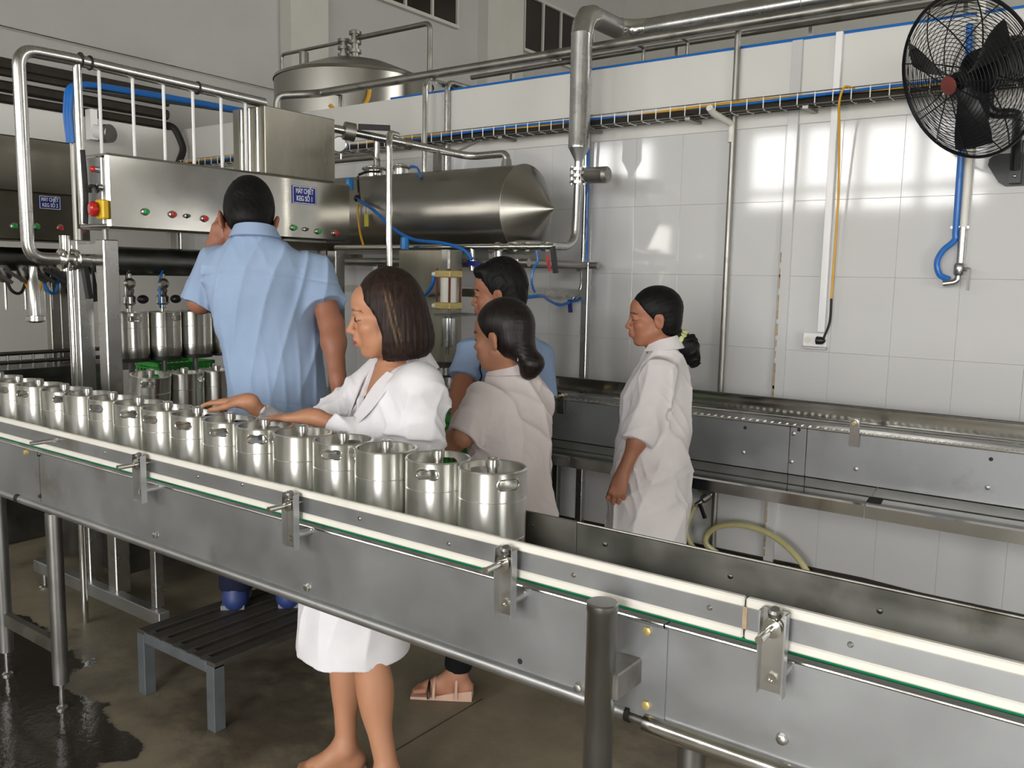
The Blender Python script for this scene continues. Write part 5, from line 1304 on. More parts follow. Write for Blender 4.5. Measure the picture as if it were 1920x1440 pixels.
def hand_ops(V_, wrist, D, N, thumb, curl=(18, 25, 18), sc=1.0, spread=5, tout=.62):
    """D: towards the fingers, N: out of the back of the hand, thumb: +1/-1 side"""
    D = np.array(D, float); D /= np.linalg.norm(D); N = np.array(N, float); N -= D*(N@D); N /= np.linalg.norm(N); Sd = np.cross(D, N)*thumb
    W = np.array(wrist, float); kn = []
    for i, (o, l) in enumerate(((.030, .080), (.010, .085), (-.011, .080), (-.030, .070))):
        p = W+Sd*o*sc*.95+D*l*sc; kn.append(p); V_.add(rc(W+Sd*o*.55*sc+D*.005, p, .0150*sc, .0108*sc), .016)
    V_.add(rc(W-D*.02, W+D*.03*sc, .021*sc, .017*sc), .02)
    seg = [(.040, .025, .020), (.045, .028, .021), (.041, .026, .020), (.032, .020, .018)]
    def rotv(v, ax, a): 
        ax = ax/np.linalg.norm(ax); a = math.radians(a); return v*math.cos(a)+np.cross(ax, v)*math.sin(a)+ax*(ax@v)*(1-math.cos(a))
    axis = np.cross(N, D)                                                    # rotating D about this curls towards the palm
    for i in range(4):
        d = rotv(D, N, 0); d = D+Sd*math.tan(math.radians(spread))*((1.5-i)/1.5); d /= np.linalg.norm(d); p = kn[i]; r = .0088*sc*(1 if i < 3 else .88); ca = curl[i] if isinstance(curl[0], (tuple, list)) else curl
        for j in range(3):
            d = rotv(d, axis, ca[j]); q = p+d*seg[i][j]*sc; V_.add(rc(p, q, r, r*.9), .004 if j else .008); p = q; r *= .9
    d = D*(1.1-.6*tout)+Sd*tout-N*.25; d /= np.linalg.norm(d); p = W+Sd*.022*sc+D*.018*sc; r = .0125*sc
    for j, l in enumerate((.040, .030, .024)):
        q = p+d*l*sc; V_.add(rc(p, q, r, r*.88), .010 if j == 0 else .004); p = q; r *= .87; d = d*.9+D*.3; d /= np.linalg.norm(d)
def arm_ops(V_, sh, el, wr, r=(.046, .038, .025), N=None):
    if N is not None: V_.add(rc(np.array(N)-np.array((0, 0, .07)), sh, .05, .048), .04)
    V_.add(rc(sh, el, r[0], r[1]), .03); V_.add(rc(el, wr, r[1]*.98, r[2]), .025)
    m_ = np.array(el)*.7+np.array(wr)*.3; V_.add(ell(m_, (r[1]*1.02,)*3), .03)
def leg_ops(V_, hip, kn, an, toe, s=1.0, foot=True):
    V_.add(rc(hip, kn, .078*s, .052*s), .03); V_.add(rc(kn, an, .047*s, .034*s), .03)
    hp, kn_, an_ = np.array(hip), np.array(kn), np.array(an)
    fw = np.array(toe, float)-an_; fw[2] = 0; fw /= np.linalg.norm(fw)
    c = kn_*.68+an_*.32-fw*.016; V_.add(ell(c, (.050*s, .050*s, .115*s)), .04)
    if foot:
        hl = an_-fw*.028; hl[2] = an_[2]-.045; ball = np.array(toe, float)-fw*.055; ball[2] = an_[2]-.050
        V_.add(rc(an_, hl, .036*s, .030*s), .02); V_.add(rc(hl, ball, .028*s, .026*s), .025); V_.add(rc(an_+fw*.02, ball, .030*s, .020*s), .03)
        sd = np.array([-fw[1], fw[0], 0])
        for i in range(5):
            o = (.030-.015*i); t0 = ball+sd*o*s+fw*.012; V_.add(rc(t0, t0+fw*(.045-.005*abs(i-1.0))*s+np.array((0, 0, -.006)), .0105*s*(1.15 if i in (0,) else 1), .0085*s), .008)
def person(label, base, face, z0=0.0):
    t = thing('person', label, 'person', (base[0], base[1], z0)); a = math.atan2(face[1], face[0])-math.pi/2; t.rotation_euler = (0, 0, a)
    Rm = np.array(Matrix.Rotation(a, 3, 'Z'))
    # local axes here: x = person's right, y = forward; we use l = -x so keep a mirrored helper instead
    def toloc(p): return Rm.T@(np.array(p)-np.array((base[0], base[1], z0)))
    return t, toloc
SK = lambda r, g, b: np.array(lin((r/255, g/255, b/255)))
def skin_cols(v, fr, base, lips, brow=None, hairline=None, blush=.0):
    c = np.tile(base, (len(v), 1)); q = fr.inn(v)
    near = (q[:, 2] > -.13) & (q[:, 2] < .15)
    l_ = near & (q[:, 1] > .085) & (((q[:, 0]/.0235)**2+((q[:, 2]+.0635)/.0115)**2) < 1); c[l_] = lips
    ln = near & (q[:, 1] > .082) & (np.abs(q[:, 0]) < .022) & (np.abs(q[:, 2]+.0635) < .0016); c[ln] = lips*.45
    for s in (-1, 1):
        x, z = q[:, 0]*s, q[:, 2]
        if brow is not None:
            b = near & (q[:, 1] > .045) & (x > .012) & (x < .052) & (np.abs(z-(.0225+.006*np.sin((x-.012)/.04*math.pi)-.07*np.maximum(0, x-.036))) < .0032); c[b] = brow
        e = near & (q[:, 1] > .05) & (x > .014) & (x < .050) & (np.abs(z-(-.003-.10*np.abs(x-.031)*0)) < .0018); c[e] = base*.22
        e2 = near & (q[:, 1] > .05) & (x > .012) & (x < .052) & (np.abs(z+.012) < .002); c[e2] = c[e2]*.82
    if blush:
        w = np.exp(-(((np.abs(q[:, 0])-.045)/.025)**2+((q[:, 2]+.035)/.03)**2+((q[:, 1]-.06)/.04)**2)); c = c*(1-blush*w[:, None]*np.array([0, .25, .25]))
    return c
def face_eyes(parent, fr, open_=1.0):
    for s in (-1, 1):
        p = fr.out((s*.032, .0800, -.0005)); b = B(); b.sphere(p, .0125, 14, 10); e = b.build('eye', 'eye_white'); e.parent = parent
        f = fr.R@np.array((s*.12, 1, -.10)); f /= np.linalg.norm(f); b = B(); b.lathe([(0, .0062), (.0012, .0058), (.0022, .003), (.0024, 0)], Vector(p)+Vector(f)*.0112, Vector(f), 14); i_ = b.build('iris', 'eye_dark'); i_.parent = e
# ------------------------------------------------------------------ woman with bobbed hair at the kegs
def norm(v): v = np.array(v, float); return v/np.linalg.norm(v)
CL = np.array((-_r0.x, -_r0.y, 0.0)); CT = norm((-_f.x, -_f.y, 0))          # camera-left, towards camera (horizontal)
def mixdir(deg): return CL*math.cos(math.radians(deg))+CT*math.sin(math.radians(deg))   # 0 = profile to the left, + = turned to camera
def head_frame(c, face_world, Rbody, pitch=0.0, roll=0.0, sc=1.0):
    f = norm(face_world); x = norm(np.cross(f, (0, 0, 1))); z = np.cross(x, f)
    R = np.stack([x, f, z], 1)@rot('X', pitch)@rot('Y', roll); return Fr(c, Rbody.T@R, sc)
def limb_px(toloc, pts): return [toloc(at(a, b, d=d)) for a, b, d in pts]
def build_w1():
    fd = mixdir(24); bw = at(692, 1424, Z=.085) - Vector(fd)*-.0
    t, TL = person('woman with bobbed brown hair and white lab coat resting both hands on the kegs', (bw.x, bw.y), fd)
    Rb = np.array(Matrix.Rotation(math.atan2(fd[1], fd[0])-math.pi/2, 3, 'Z'))
    hd = TL(at(727, 592, d=2.60)); fr = head_frame(hd, mixdir(9), Rb, pitch=-7, sc=1.06)
    S = TL(at(752, 702, d=2.68)); sz = S[2]
    # joints
    shL, shR = S+np.array((-.165, -.005, -.01)), S+np.array((.165, .0, -.01))
    hL = TL(at(548, 789, Y=1.70)); hR = TL(at(452, 772, Y=1.72))
    wL = hL+np.array((-.0, -.02, .012)); 
    b = Vol(.004)
    head_ops(b, fr, ears=True); neck_to(b, fr, S+np.array((0, 0, .05)), .053)
    # body axis: hips stay behind the conveyor, feet under it
    def ax_(px, py, Y): q = TL(at(px, py, Y=Y)); return q[0], q[1]
    C0, C1, C2, C3, C4, C5 = ax_(662, 1285, 1.845), ax_(662, 1215, 1.85), ax_(668, 1160, 1.862), ax_(684, 1110, 1.898), ax_(702, 1000, 1.898), ax_(716, 920, 1.900)
    st = [(.62, C2[0], C2[1], .13, .085), (.74, C3[0], C3[1], .135, .085), (.85, C4[0], C4[1], .14, .09), (.95, C5[0], C5[1], .125, .09), (1.10, (S[0]+C5[0])/2, (S[1]+C5[1])/2, .14, .105), (sz-.05, S[0], S[1], .15, .10), (sz+.03, S[0], S[1], .11, .075), (sz+.06, S[0], S[1]-.01, .06, .055)]
    b.add(stack(st), .04)
    kn = .47
    an = [TL(at(728, 1452, Z=.085)), TL(at(650, 1402, Z=.085))]      # her left (near, right in view), her right
    an[0][2] = .085; an[1][2] = .085
    for s_, a_ in ((-1, an[0]), (1, an[1])):
        toe = a_+np.array((s_*.02, .155, 0)); kk = np.array((a_[0]*.45+C0[0]*.55+s_*.030, a_[1]*.4+C0[1]*.6+.015, .44)); leg_ops(b, (C3[0]+s_*.075, C3[1], .80), kk, a_, toe, .97)
    elL = TL(at(790, 850, d=2.58)); elR = TL(at(562, 838, d=2.92))
    wrL, wrR = TL((-2.020, 1.730, 1.166)), TL((-2.345, 1.742, 1.179)); arm_ops(b, shL, elL, wrL, (.044, .036, .024), N=S); arm_ops(b, shR, elR, wrR, (.044, .036, .024), N=S)
    hand_ops(b, wrL, Rb.T@np.array((-.93, -.34, -.075)), (0, 0, 1), 1, (1, 5, 5), .98, 8); hand_ops(b, wrR, Rb.T@np.array((-.93, -.34, -.06)), (0, 0, 1), -1, (4, 12, 12), .98, 8)
    v, f = largest_only(*b.mesh())
    base = SK(182, 131, 101)
    np_mesh('body', v, f, 'skin', t, skin_cols(v, fr, base, SK(160, 88, 86), SK(110, 84, 70), blush=.3)); face_eyes_closed(t, fr)
    # hair
    h = Vol(.004)
    prof = [(-.132, .070), (-.122, .084), (-.105, .095), (-.075, .102), (-.03, .103), (.02, .099), (.05, .094), (.075, .086), (.095, .076), (.112, .063), (.125, .048), (.134, .032), (.139, .015), (.141, .004)]
    h.add(stack([(z_+(.006 if z_ < -.07 else 0), 0, -.012-.012*max(0, -z_/.13), r_*.98, r_*1.08-.004) for z_, r_ in prof]), 0, fr)
    def facecut():
        A = np.array([(-.20, .030), (-.10, .028), (-.05, .022), (.0, .032), (.03, .047), (.05, .062), (.070, .083), (.088, .104), (.13, .17)])
        def fn(P): return np.interp(P[..., 2], A[:, 0], A[:, 1])-P[..., 1]
        return fn, np.array((-.2, -.05, -.2)), np.array((.2, .25, .16))
    h.sub(facecut(), .008, fr); h.sub(ell((0, .02, -.15), (.060, .075, .060)), .01, fr)
    th0 = np.arange(5)
    def strands(P):
        q = fr.inn(P); th = np.arctan2(q[:, 0], q[:, 1]+.03); return (.0011*np.sin(th*34+3*np.sin(q[:, 2]*22))+.0008*np.sin(th*57+2*np.sin(q[:, 2]*31+1)))*np.clip((.09-q[:, 2])/.08, 0, 1)
    h.disp(strands)
    v, f = largest_only(*h.mesh()); q = fr.inn(v); th = np.degrees(np.arctan2(-q[:, 0], -(q[:, 1]+.01)))
    w = np.zeros(len(v))
    for c0, sl, ww in ((97, 130, 2.2), (89, 120, 1.4)):
        line = c0-sl*(.06-q[:, 2])*.55; w = np.maximum(w, np.clip(1-np.abs(th-line)/ww, 0, 1)*np.clip((q[:, 2]+.09)/.04, 0, 1)*np.clip((.085-q[:, 2])/.03, 0, 1))
    w *= .75
    np_mesh('hair', v, f, 'hair_brown', t, np.repeat(w[:, None], 3, 1))
    # coat
    rows = [(.412, C0[0], C0[1], .195, .178), (.55, C1[0], C1[1], .192, .172), (.66, C2[0], C2[1], .182, .155), (.72, C3[0], C3[1], .162, .122), (.90, C4[0], C4[1], .158, .118), (1.035, C5[0], C5[1], .155, .120), (1.14, S[0]*.9, S[1]*.9+.006, .168, .140), (sz-.07, S[0], S[1]+.0, .178, .124), (sz-.01, S[0], S[1], .168, .098), (sz+.030, S[0], S[1]-.006, .125, .080), (sz+.062, S[0], S[1]-.018, .078, .064)]
    c = Vol(.005); stk = stack(rows, 2.15); c.add(stk)
    cuffL = elL*.16+wrL*.84+np.array((0, 0, .004)); cuffR = elR*.22+wrR*.78
    for sh, el, cu in ((shL, elL, cuffL), (shR, elR, cuffR)):
        c.add(rc(sh+np.array((0, 0, -.012)), el, .077, .066), .035); c.add(rc(el, cu, .066, .042, (False, True)), .02)
    # V opening at the front
    zv = sz-.20
    def vcut():
        def fn(P):
            wv = np.maximum(0, (P[..., 2]-zv))*.46; return np.maximum(np.abs(P[..., 0]-S[0]-.015)-wv, -(P[..., 1]-S[1]-.01))
        return fn, np.array((S[0]-.13, S[1], zv)), np.array((S[0]+.13, S[1]+.25, sz+.1))
    c.sub(vcut(), .006); c.sub(rc(S+np.array((0, -.010, .045)), S+np.array((0, .0, .14)), .058, .070, (True, False)), .006)
    wr_ = wrinkle(3, .020, [((1, .2, .5), .17, .4, 1.2, 1), ((.6, .3, -.8), .15, .35, 1.3, 1), ((.5, -.5, .4), .10, .3, 1.0, .5)]); wl_2 = wrinkle(5, .012, [((1, .3, .02), .16, .9, .8, 1), ((.3, 1, .03), .14, .9, .8, .8)])
    fine_ = wrinkle(8, .007, [((1, .3, .6), .06, .2, 1.4, 1), ((.4, .8, -.6), .055, .18, 1.4, 1), ((.9, -.2, -.5), .075, .22, 1.3, .8)]); c.disp(lambda P: fine_(P)*np.clip((P[:, 2]-.8)/.1, .0, 1)*np.clip((sz+.0-P[:, 2])/.05, 0, 1)); c.disp(lambda P: wr_(P)*np.clip((P[:, 2]-.85)/.15, 0, 1)*np.clip((sz+.02-P[:, 2])/.08, .15, 1)+wl_2(P)*np.clip((.95-P[:, 2])/.15, 0, 1)*np.clip((P[:, 2]-.42)/.06, .25, 1))
    c.sub(((lambda P: (P@Rb.T)[..., 1]+bw.y-1.753), np.array((-.5, -.1, .70)), np.array((.5, .5, 1.04))), .004)
    v, f = largest_only(*c.mesh()); ct_ = np_mesh('lab_coat', v, f, 'coat_white', t)
    # lapels and collar
    A = stk[0].rows
    def surf(l, z, off=.006):
        cl, cf, rl, rf = [np.interp(z, A[:, 0], A[:, k]) for k in (1, 2, 3, 4)]; u = min(.98, abs(l-cl)/rl); return (l, cf+rf*(1-u**2.15)**(1/2.15)+off, z)
    def ribbon(name, inner, outer, thick=.005, n=10):
        inner = spline(inner, 4); outer = spline(outer, 4); bb = B(); vs = []; m_ = len(inner)
        for k in range(m_):
            nrm = ((outer[k]-inner[k]).cross(inner[min(k+1, m_-1)]-inner[max(k-1, 0)])).normalized()*thick*.5
            vs += [inner[k]+nrm, outer[k]+nrm, outer[k]-nrm, inner[k]-nrm]
        fs = [(4*k+a, 4*k+(a+1) % 4, 4*k+4+(a+1) % 4, 4*k+4+a) for k in range(m_-1) for a in range(4)]+[(0, 1, 2, 3), (4*m_-4, 4*m_-3, 4*m_-2, 4*m_-1)]
        bb.add(vs, fs); o = bb.build(name, 'coat_white'); o.parent = t; return o
    for s in (-1, 1):
        zz = [zv, zv+.06, zv+.12, zv+.18, sz+.02]
        inn = [surf(S[0]+.015+s*(.004+(z-zv)*.46), z, .008) for z in zz]; wd = [.012, .042, .062, .060, .048]
        out = [surf(S[0]+.015+s*(.004+(z-zv)*.46+w_), z-(.01), .013) for z, w_ in zip(zz, wd)]
        ribbon('lapel', inn, out)
    n = 15; inn = []; out = []
    for k in range(n):
        a = math.radians(-128+256*k/(n-1)); inn.append((S[0]+.064*math.sin(a), S[1]-.016-.062*math.cos(a), sz+.082-.020*(1-math.cos(a))*.5)); out.append((S[0]+.100*math.sin(a), S[1]-.020-.096*math.cos(a), sz+.022-.004*(1-math.cos(a))))
    ribbon('collar', inn, out, .007)
    # black top in the opening
    k = Vol(.006); k.add(stack([(r[0], r[1], r[2]-.004, r[3]*.90, r[4]*.885) for r in rows[3:8]], 2.1)); k.sub(rc((S[0], S[1]+.11, sz+.03), (S[0], S[1]+.12, sz-.055), .075, .05), .01)
    v, f = largest_only(*k.mesh()); np_mesh('black_top', v, f, 'black_cloth', t)
    # sandal under the foot
    for a_ in an:
        fw = np.array((0, 1, 0)); o = B(); p0 = Vector(a_-fw*.055); p0.z = .006; p1 = Vector(a_+fw*.165); p1.z = .006
        for w_ in (0,): o.prism([(-.032, 0), (-.026, -.03), (.026, -.03), (.032, 0), (.040, .13), (.034, .20), (0, .225), (-.034, .20), (-.040, .13)], (a_[0], a_[1]-.03, 0.001), (1, 0, 0), (0, 1, 0), (0, 0, .014))
        s_ = o.build('sandal', 'sandal_leather'); s_.parent = t
def face_eyes_closed(t, fr):
    for s in (-1, 1):
        p = fr.out((s*.033, .0845, .0005)); bb = B(); bb.sphere(p, .0100, 12, 8); e = bb.build('eye', 'eye_dark'); e.parent = t
build_w1()
# ------------------------------------------------------------------ the other four people
def hair_cap(h, fr, male, low=-.035, front=.078, grow=.010, top=.0):
    """close hair on the skull with the face and neck cut away"""
    h.add(ell((0, -.016, .040+top*.4), ((.079 if male else .075+grow), .096+grow, .083+grow+top)), 0, fr)
    h.add(ell((0, -.052, -.020), ((.064 if male else .066+grow*.6), .052+grow, .062)), .025, fr)
    if male: A = np.array([(-.2, -.045), (-.075, -.045), (-.045, -.030), (-.012, -.022), (.004, .018), (.035, .036), (.052, .052), (.072, front), (.10, .13), (.16, .2)])
    else: A = np.array([(-.2, -.035), (-.080, -.030), (-.040, -.012), (-.002, .010), (.030, .038), (.055, .058), (.075, .078), (.095, .11), (.16, .2)])
    def fn(P):
        return np.interp(P[..., 2], A[:, 0], A[:, 1])-P[..., 1]
    for s in (-1, 1): h.sub(ell((s*.096, -.006, -.014), (.026, .024, .036)), .006, fr)
    h.sub((fn, np.array((-.2, -.06, -.2)), np.array((.2, .25, .17))), .006, fr)
    h.sub(((lambda P: P[..., 2]-(low-.35*(P[..., 1]+.05)*0)), np.array((-.2, -.25, -.25)), np.array((.2, .1, low))), .012, fr)
def ribbon2(name, mat, t, inner, outer, thick=.005):
    inner = spline(inner, 3); outer = spline(outer, 3); bb = B(); vs = []; m_ = len(inner)
    for k in range(m_):
        nrm = ((outer[k]-inner[k]).cross(inner[min(k+1, m_-1)]-inner[max(k-1, 0)])).normalized()*thick*.5
        vs += [inner[k]+nrm, outer[k]+nrm, outer[k]-nrm, inner[k]-nrm]
    fs = [(4*k+a, 4*k+(a+1) % 4, 4*k+4+(a+1) % 4, 4*k+4+a) for k in range(m_-1) for a in range(4)]+[(0, 1, 2, 3), (4*m_-4, 4*m_-3, 4*m_-2, 4*m_-1)]
    bb.add(vs, fs); o = bb.build(name, mat); o.parent = t; return o
def collar(t, mat, N, r0=.060, r1=.082, up=.052, gap=120, drop=.02):
    n = 15; inn = []; out = []
    for k in range(n):
        a = math.radians(-gap+2*gap*k/(n-1)); ff = (1-math.cos(a))*.5
        inn.append((N[0]+r0*math.sin(a), N[1]-r0*math.cos(a), N[2]+up-drop*ff)); out.append((N[0]+r1*math.sin(a), N[1]-(r1+.004)*math.cos(a), N[2]+.002-drop*ff*.6))
    return ribbon2('collar', mat, t, inn, out, .007)
def people_common(label, base, deg, z0=0.0):
    fd = mixdir(deg); t, TL = person(label, base, fd, z0); Rb = np.array(Matrix.Rotation(math.atan2(fd[1], fd[0])-math.pi/2, 3, 'Z')); return t, TL, Rb

# ---- man in blue shirt seen from behind, on the step bench
def build_m1():
    bp = at(494, 1132, Z=SBZ); Z0 = SBZ
    t, TL, Rb = people_common('man in light blue short sleeved shirt seen from behind, one hand at his face', (bp.x, bp.y), -82, Z0)
    hd = TL(at(466, 418, d=3.33)); fr = head_frame(hd, mixdir(-72), Rb, pitch=-32, roll=4, sc=1.22)
    N = TL(at(479, 445, d=3.22)); sh = [TL(at(408, 492, d=3.38)), TL(at(588, 508, d=3.28))]
    el = [TL(at(376, 566, d=3.36)), TL(at(622, 610, d=3.22))]; wr = [TL(at(402, 462, d=3.42)), TL(at(634, 715, d=3.14))]
    hem = TL(at(524, 774, d=3.32)); hz = hem[2]-.015
    b = Vol(.0045); head_ops(b, fr, True); neck_to(b, fr, N, .058)
    b.add(stack([(.82, 0, 0, .14, .10), (hz+.15, hem[0], hem[1], .145, .10), (N[2]-.15, N[0]*.8, N[1], .16, .10), (N[2]-.04, N[0], N[1], .13, .07), (N[2]+.02, N[0], N[1], .055, .055)]), .04)
    for s in (0, 1):
        sg = -1 if s == 0 else 1
        arm_ops(b, sh[s], el[s], wr[s], (.052, .044, .030), N=N)
        leg_ops(b, (hem[0]*.6+sg*.08, hem[1]*.6, .86), (sg*.10, .02, .46), (sg*.105, -.01, .085), (sg*.12, .17, .05), 1.0)
    hand_ops(b, wr[0], TL(at(425, 405, d=3.39))-wr[0], TL(at(380, 430, d=3.24))-wr[0], 1, (25, 35, 25), 1.05, 5)
    hand_ops(b, wr[1], (-.02, .10, -1), (1, .1, 0), -1, (20, 25, 20), 1.05, 4)
    v, f = largest_only(*b.mesh()); np_mesh('body', v, f, 'skin', t, skin_cols(v, fr, SK(156, 105, 82), SK(150, 90, 84), SK(30, 24, 22)))
    h = Vol(.004); hair_cap(h, fr, True, -.066, .075, .014, .006); h.disp(wrinkle(9, .0016, [((1, .3, .6), .02, .06, 1, 1), ((.2, 1, .4), .017, .05, 1, 1)]))
    v, f = largest_only(*h.mesh()); np_mesh('hair', v, f, 'hair_black', t)
    c = Vol(.005); mid = (N+hem)/2
    rows = [(hz, hem[0], hem[1], .188, .128), (hz+.06, hem[0], hem[1], .186, .126), (hz+.25, hem[0]*.75+N[0]*.25, hem[1]*.7+N[1]*.3, .182, .120), (N[2]-.22, N[0]*.8+hem[0]*.2, N[1]-.01, .192, .125), (N[2]-.11, N[0]+.012, N[1]-.015, .190, .112), (N[2]-.05, N[0]+.01, N[1]-.01, .150, .088), (N[2]-.005, N[0], N[1]-.006, .085, .068), (N[2]+.02, N[0], N[1]-.002, .066, .062)]
    c.add(stack(rows, 2.2))
    sl = [sh[0]*.02+el[0]*.98, sh[1]*.42+el[1]*.58]
    for s in (0, 1): c.add(rc(sh[s]+np.array((0, 0, -.012)), sl[s]+(sl[s]-sh[s])*.12, .078, .076, (False, True)), .045)
    pass
    # yoke seam and hem stitch
    c.disp(lambda P: sum(.0035*np.exp(-((P[:, 2]-zz-.02*np.cos((P[:, 0]-N[0])*8))/.004)**2) for zz in (N[2]-.15, hz+.055))*(P[:, 1] < N[1]))
    wf_ = wrinkle(21, .009, [((1, 0, .10), .060, .5, .8, 1), ((1, .0, -.16), .085, .45, .9, 1), ((1, .1, .35), .12, .4, 1.0, .8), ((.3, .2, 1), .16, .4, 1.0, .3)])
    c.disp(lambda P: wf_(P)*np.clip((P[:, 2]-hz)/.12, .25, 1)); c.disp(lambda P: np.full(len(P), -.002))
    # side slit at the hem
    c.sub(rc((hem[0]-.185, hem[1]-.06, hz-.02), (hem[0]-.172, hem[1]-.07, hz+.10), .012, .003), .004)
    v, f = largest_only(*c.mesh()); np_mesh('shirt', v, f, 'shirt_blue', t); collar(t, 'shirt_blue', N+np.array((0, -.004, .004)), .072, .092, .046, 125, .03)
    # glasses arm, trousers, shoes
    e0, e1 = fr.out((-.078, -.005, .008)), fr.out((-.072, .085, .000)); o = B().tube([e0+np.array((0, 0, 0)), (np.array(e0)+e1)/2, e1], .004, 6).build('glasses_arm', 'black_plastic'); o.parent = t
    k = Vol(.007); k.add(stack([(.78, hem[0]*.8, hem[1]*.8, .155, .108), (hz+.05, hem[0], hem[1], .155, .106)]), 0)
    for sg in (-1, 1): k.add(rc((hem[0]*.7+sg*.08, hem[1]*.7, .82), (sg*.10, .02, .46), .086, .074), .03); k.add(rc((sg*.10, .02, .46), (sg*.105, -.005, .07), .078, .070, (False, True)), .02)
    k.disp(wrinkle(4, .010, [((.2, .3, 1), .14, .3, 1.2, 1), ((1, .2, .2), .12, .4, 1, .6)])); v, f = largest_only(*k.mesh()); np_mesh('trousers', v, f, 'navy', t)
    for sg in (-1, 1):
        q = Vol(.005); q.add(rc((sg*.105, -.035, .038), (sg*.12, .15, .032), .045, .040), 0); q.add(rc((sg*.105, -.02, .10), (sg*.105, -.02, .04), .048, .046), .03); q.sub(((lambda P: P[..., 2]+.0), np.array((-.3, -.3, -.2)), np.array((.3, .4, .0))), 0)
        v, f = largest_only(*q.mesh()); s_ = np_mesh('shoe', v, f, 'shoe_blue', t); o = B().prism([(-.046, -.06), (.046, -.06), (.048, .12), (.03, .185), (-.03, .185), (-.048, .12)], (sg*.112, 0, .001), (1, 0, 0), (0, 1, 0), (0, 0, .018)).build('sole', 'shoe_sole'); o.parent = s_
build_m1()

# ---- man in blue behind, in profile
def build_m2():
    bp = at(962, 900, d=3.78)
    t, TL, Rb = people_common('man in blue shirt standing behind the woman with the hair bun, looking aside', (bp.x, bp.y), -38)
    hd = TL(at(936, 553, d=3.74)); fr = head_frame(hd, mixdir(-12), Rb, pitch=-4, sc=1.06)
    N = TL(at(955, 612, d=3.78)); sh = [TL(at(885, 660, d=3.66)), TL(at(1012, 665, d=3.90))]
    el = [TL(at(866, 728, d=3.60)), TL(at(1015, 790, d=3.88))]; wr = [TL(at(858, 800, d=3.50)), TL(at(985, 850, d=3.75))]
    b = Vol(.0045); head_ops(b, fr, True); neck_to(b, fr, N, .056)
    b.add(stack([(.80, 0, 0, .14, .10), (1.05, N[0]*.3, N[1]*.3, .145, .10), (N[2]-.12, N[0], N[1]-.01, .16, .10), (N[2]-.02, N[0], N[1], .10, .065), (N[2]+.02, N[0], N[1], .055, .055)]), .04)
    for s, sg in ((0, -1), (1, 1)):
        arm_ops(b, sh[s], el[s], wr[s], (.050, .043, .030), N=N); leg_ops(b, (sg*.09, 0, .84), (sg*.078, .02, .45), (sg*.075, -.01, .085), (sg*.088, .17, .05))
    hand_ops(b, wr[0], (0, .35, -1), (-1, .1, 0), 1, (20, 25, 20), 1.05, 4); hand_ops(b, wr[1], (0, .35, -1), (1, .1, 0), -1, (20, 25, 20), 1.05, 4)
    v, f = largest_only(*b.mesh()); np_mesh('body', v, f, 'skin', t, skin_cols(v, fr, SK(158, 106, 82), SK(150, 88, 82), SK(26, 20, 20))); face_eyes(t, fr)
    h = Vol(.004); hair_cap(h, fr, True, -.055, .082, .011, .016); h.add(ell((0, .055, .098), (.062, .045, .030)), .02, fr)
    h.disp(wrinkle(19, .0035, [((1, .3, .3), .025, .06, 1.2, 1), ((.2, 1, .2), .022, .05, 1.2, 1)])); v, f = largest_only(*h.mesh()); np_mesh('hair', v, f, 'hair_black', t)
    c = Vol(.006); rows = [(.80, 0, 0, .178, .128), (1.0, N[0]*.3, N[1]*.3-.005, .175, .125), (N[2]-.22, N[0]*.8, N[1]*.9-.01, .185, .128), (N[2]-.10, N[0], N[1]-.014, .180, .108), (N[2]-.045, N[0], N[1]-.01, .145, .085), (N[2]-.002, N[0], N[1]-.005, .080, .066), (N[2]+.018, N[0], N[1], .064, .060)]
    c.add(stack(rows, 2.2))
    for s, k_ in ((0, .75), (1, .62)): c.add(rc(sh[s]+np.array((0, 0, -.01)), sh[s]+(el[s]-sh[s])*k_, .072, .070, (False, True)), .04)
    pass; c.disp(wrinkle(31, .012, [((1, .2, .2), .11, .4, 1.2, 1), ((.5, .5, .8), .14, .4, 1.2, .8)]))
    v, f = largest_only(*c.mesh()); np_mesh('shirt', v, f, 'shirt_blue_deep', t); collar(t, 'shirt_blue_deep', N, .070, .090, .044, 125, .03)
    # navy piping of the sleeve seam
    p0 = sh[0]+np.array((.035, -.06, -.02)); o = B().tube(spline([TL(at(906, 668, d=3.60)), TL(at(900, 690, d=3.58)), TL(at(903, 706, d=3.585)), TL(at(896, 720, d=3.60))], 4), .004, 6).build('piping', 'navy'); o.parent = t
    k = Vol(.008); k.add(stack([(.76, 0, 0, .165, .115), (.90, 0, 0, .165, .115)]), 0)
    for sg in (-1, 1): k.add(rc((sg*.085, 0, .82), (sg*.078, .02, .45), .095, .075), .03); k.add(rc((sg*.078, .02, .45), (sg*.075, -.005, .05), .075, .068, (False, True)), .02)
    v, f = largest_only(*k.mesh()); np_mesh('trousers', v, f, 'navy', t)
    for sg in (-1, 1):
        q = Vol(.006); q.add(rc((sg*.075, -.035, .038), (sg*.088, .15, .032), .045, .040), 0); q.add(rc((sg*.075, -.02, .10), (sg*.075, -.02, .04), .048, .046), .03); q.sub(((lambda P: P[..., 2]), np.array((-.3, -.3, -.2)), np.array((.3, .4, .0))), 0); v, f = largest_only(*q.mesh()); np_mesh('shoe', v, f, 'rubber', t)
build_m2()

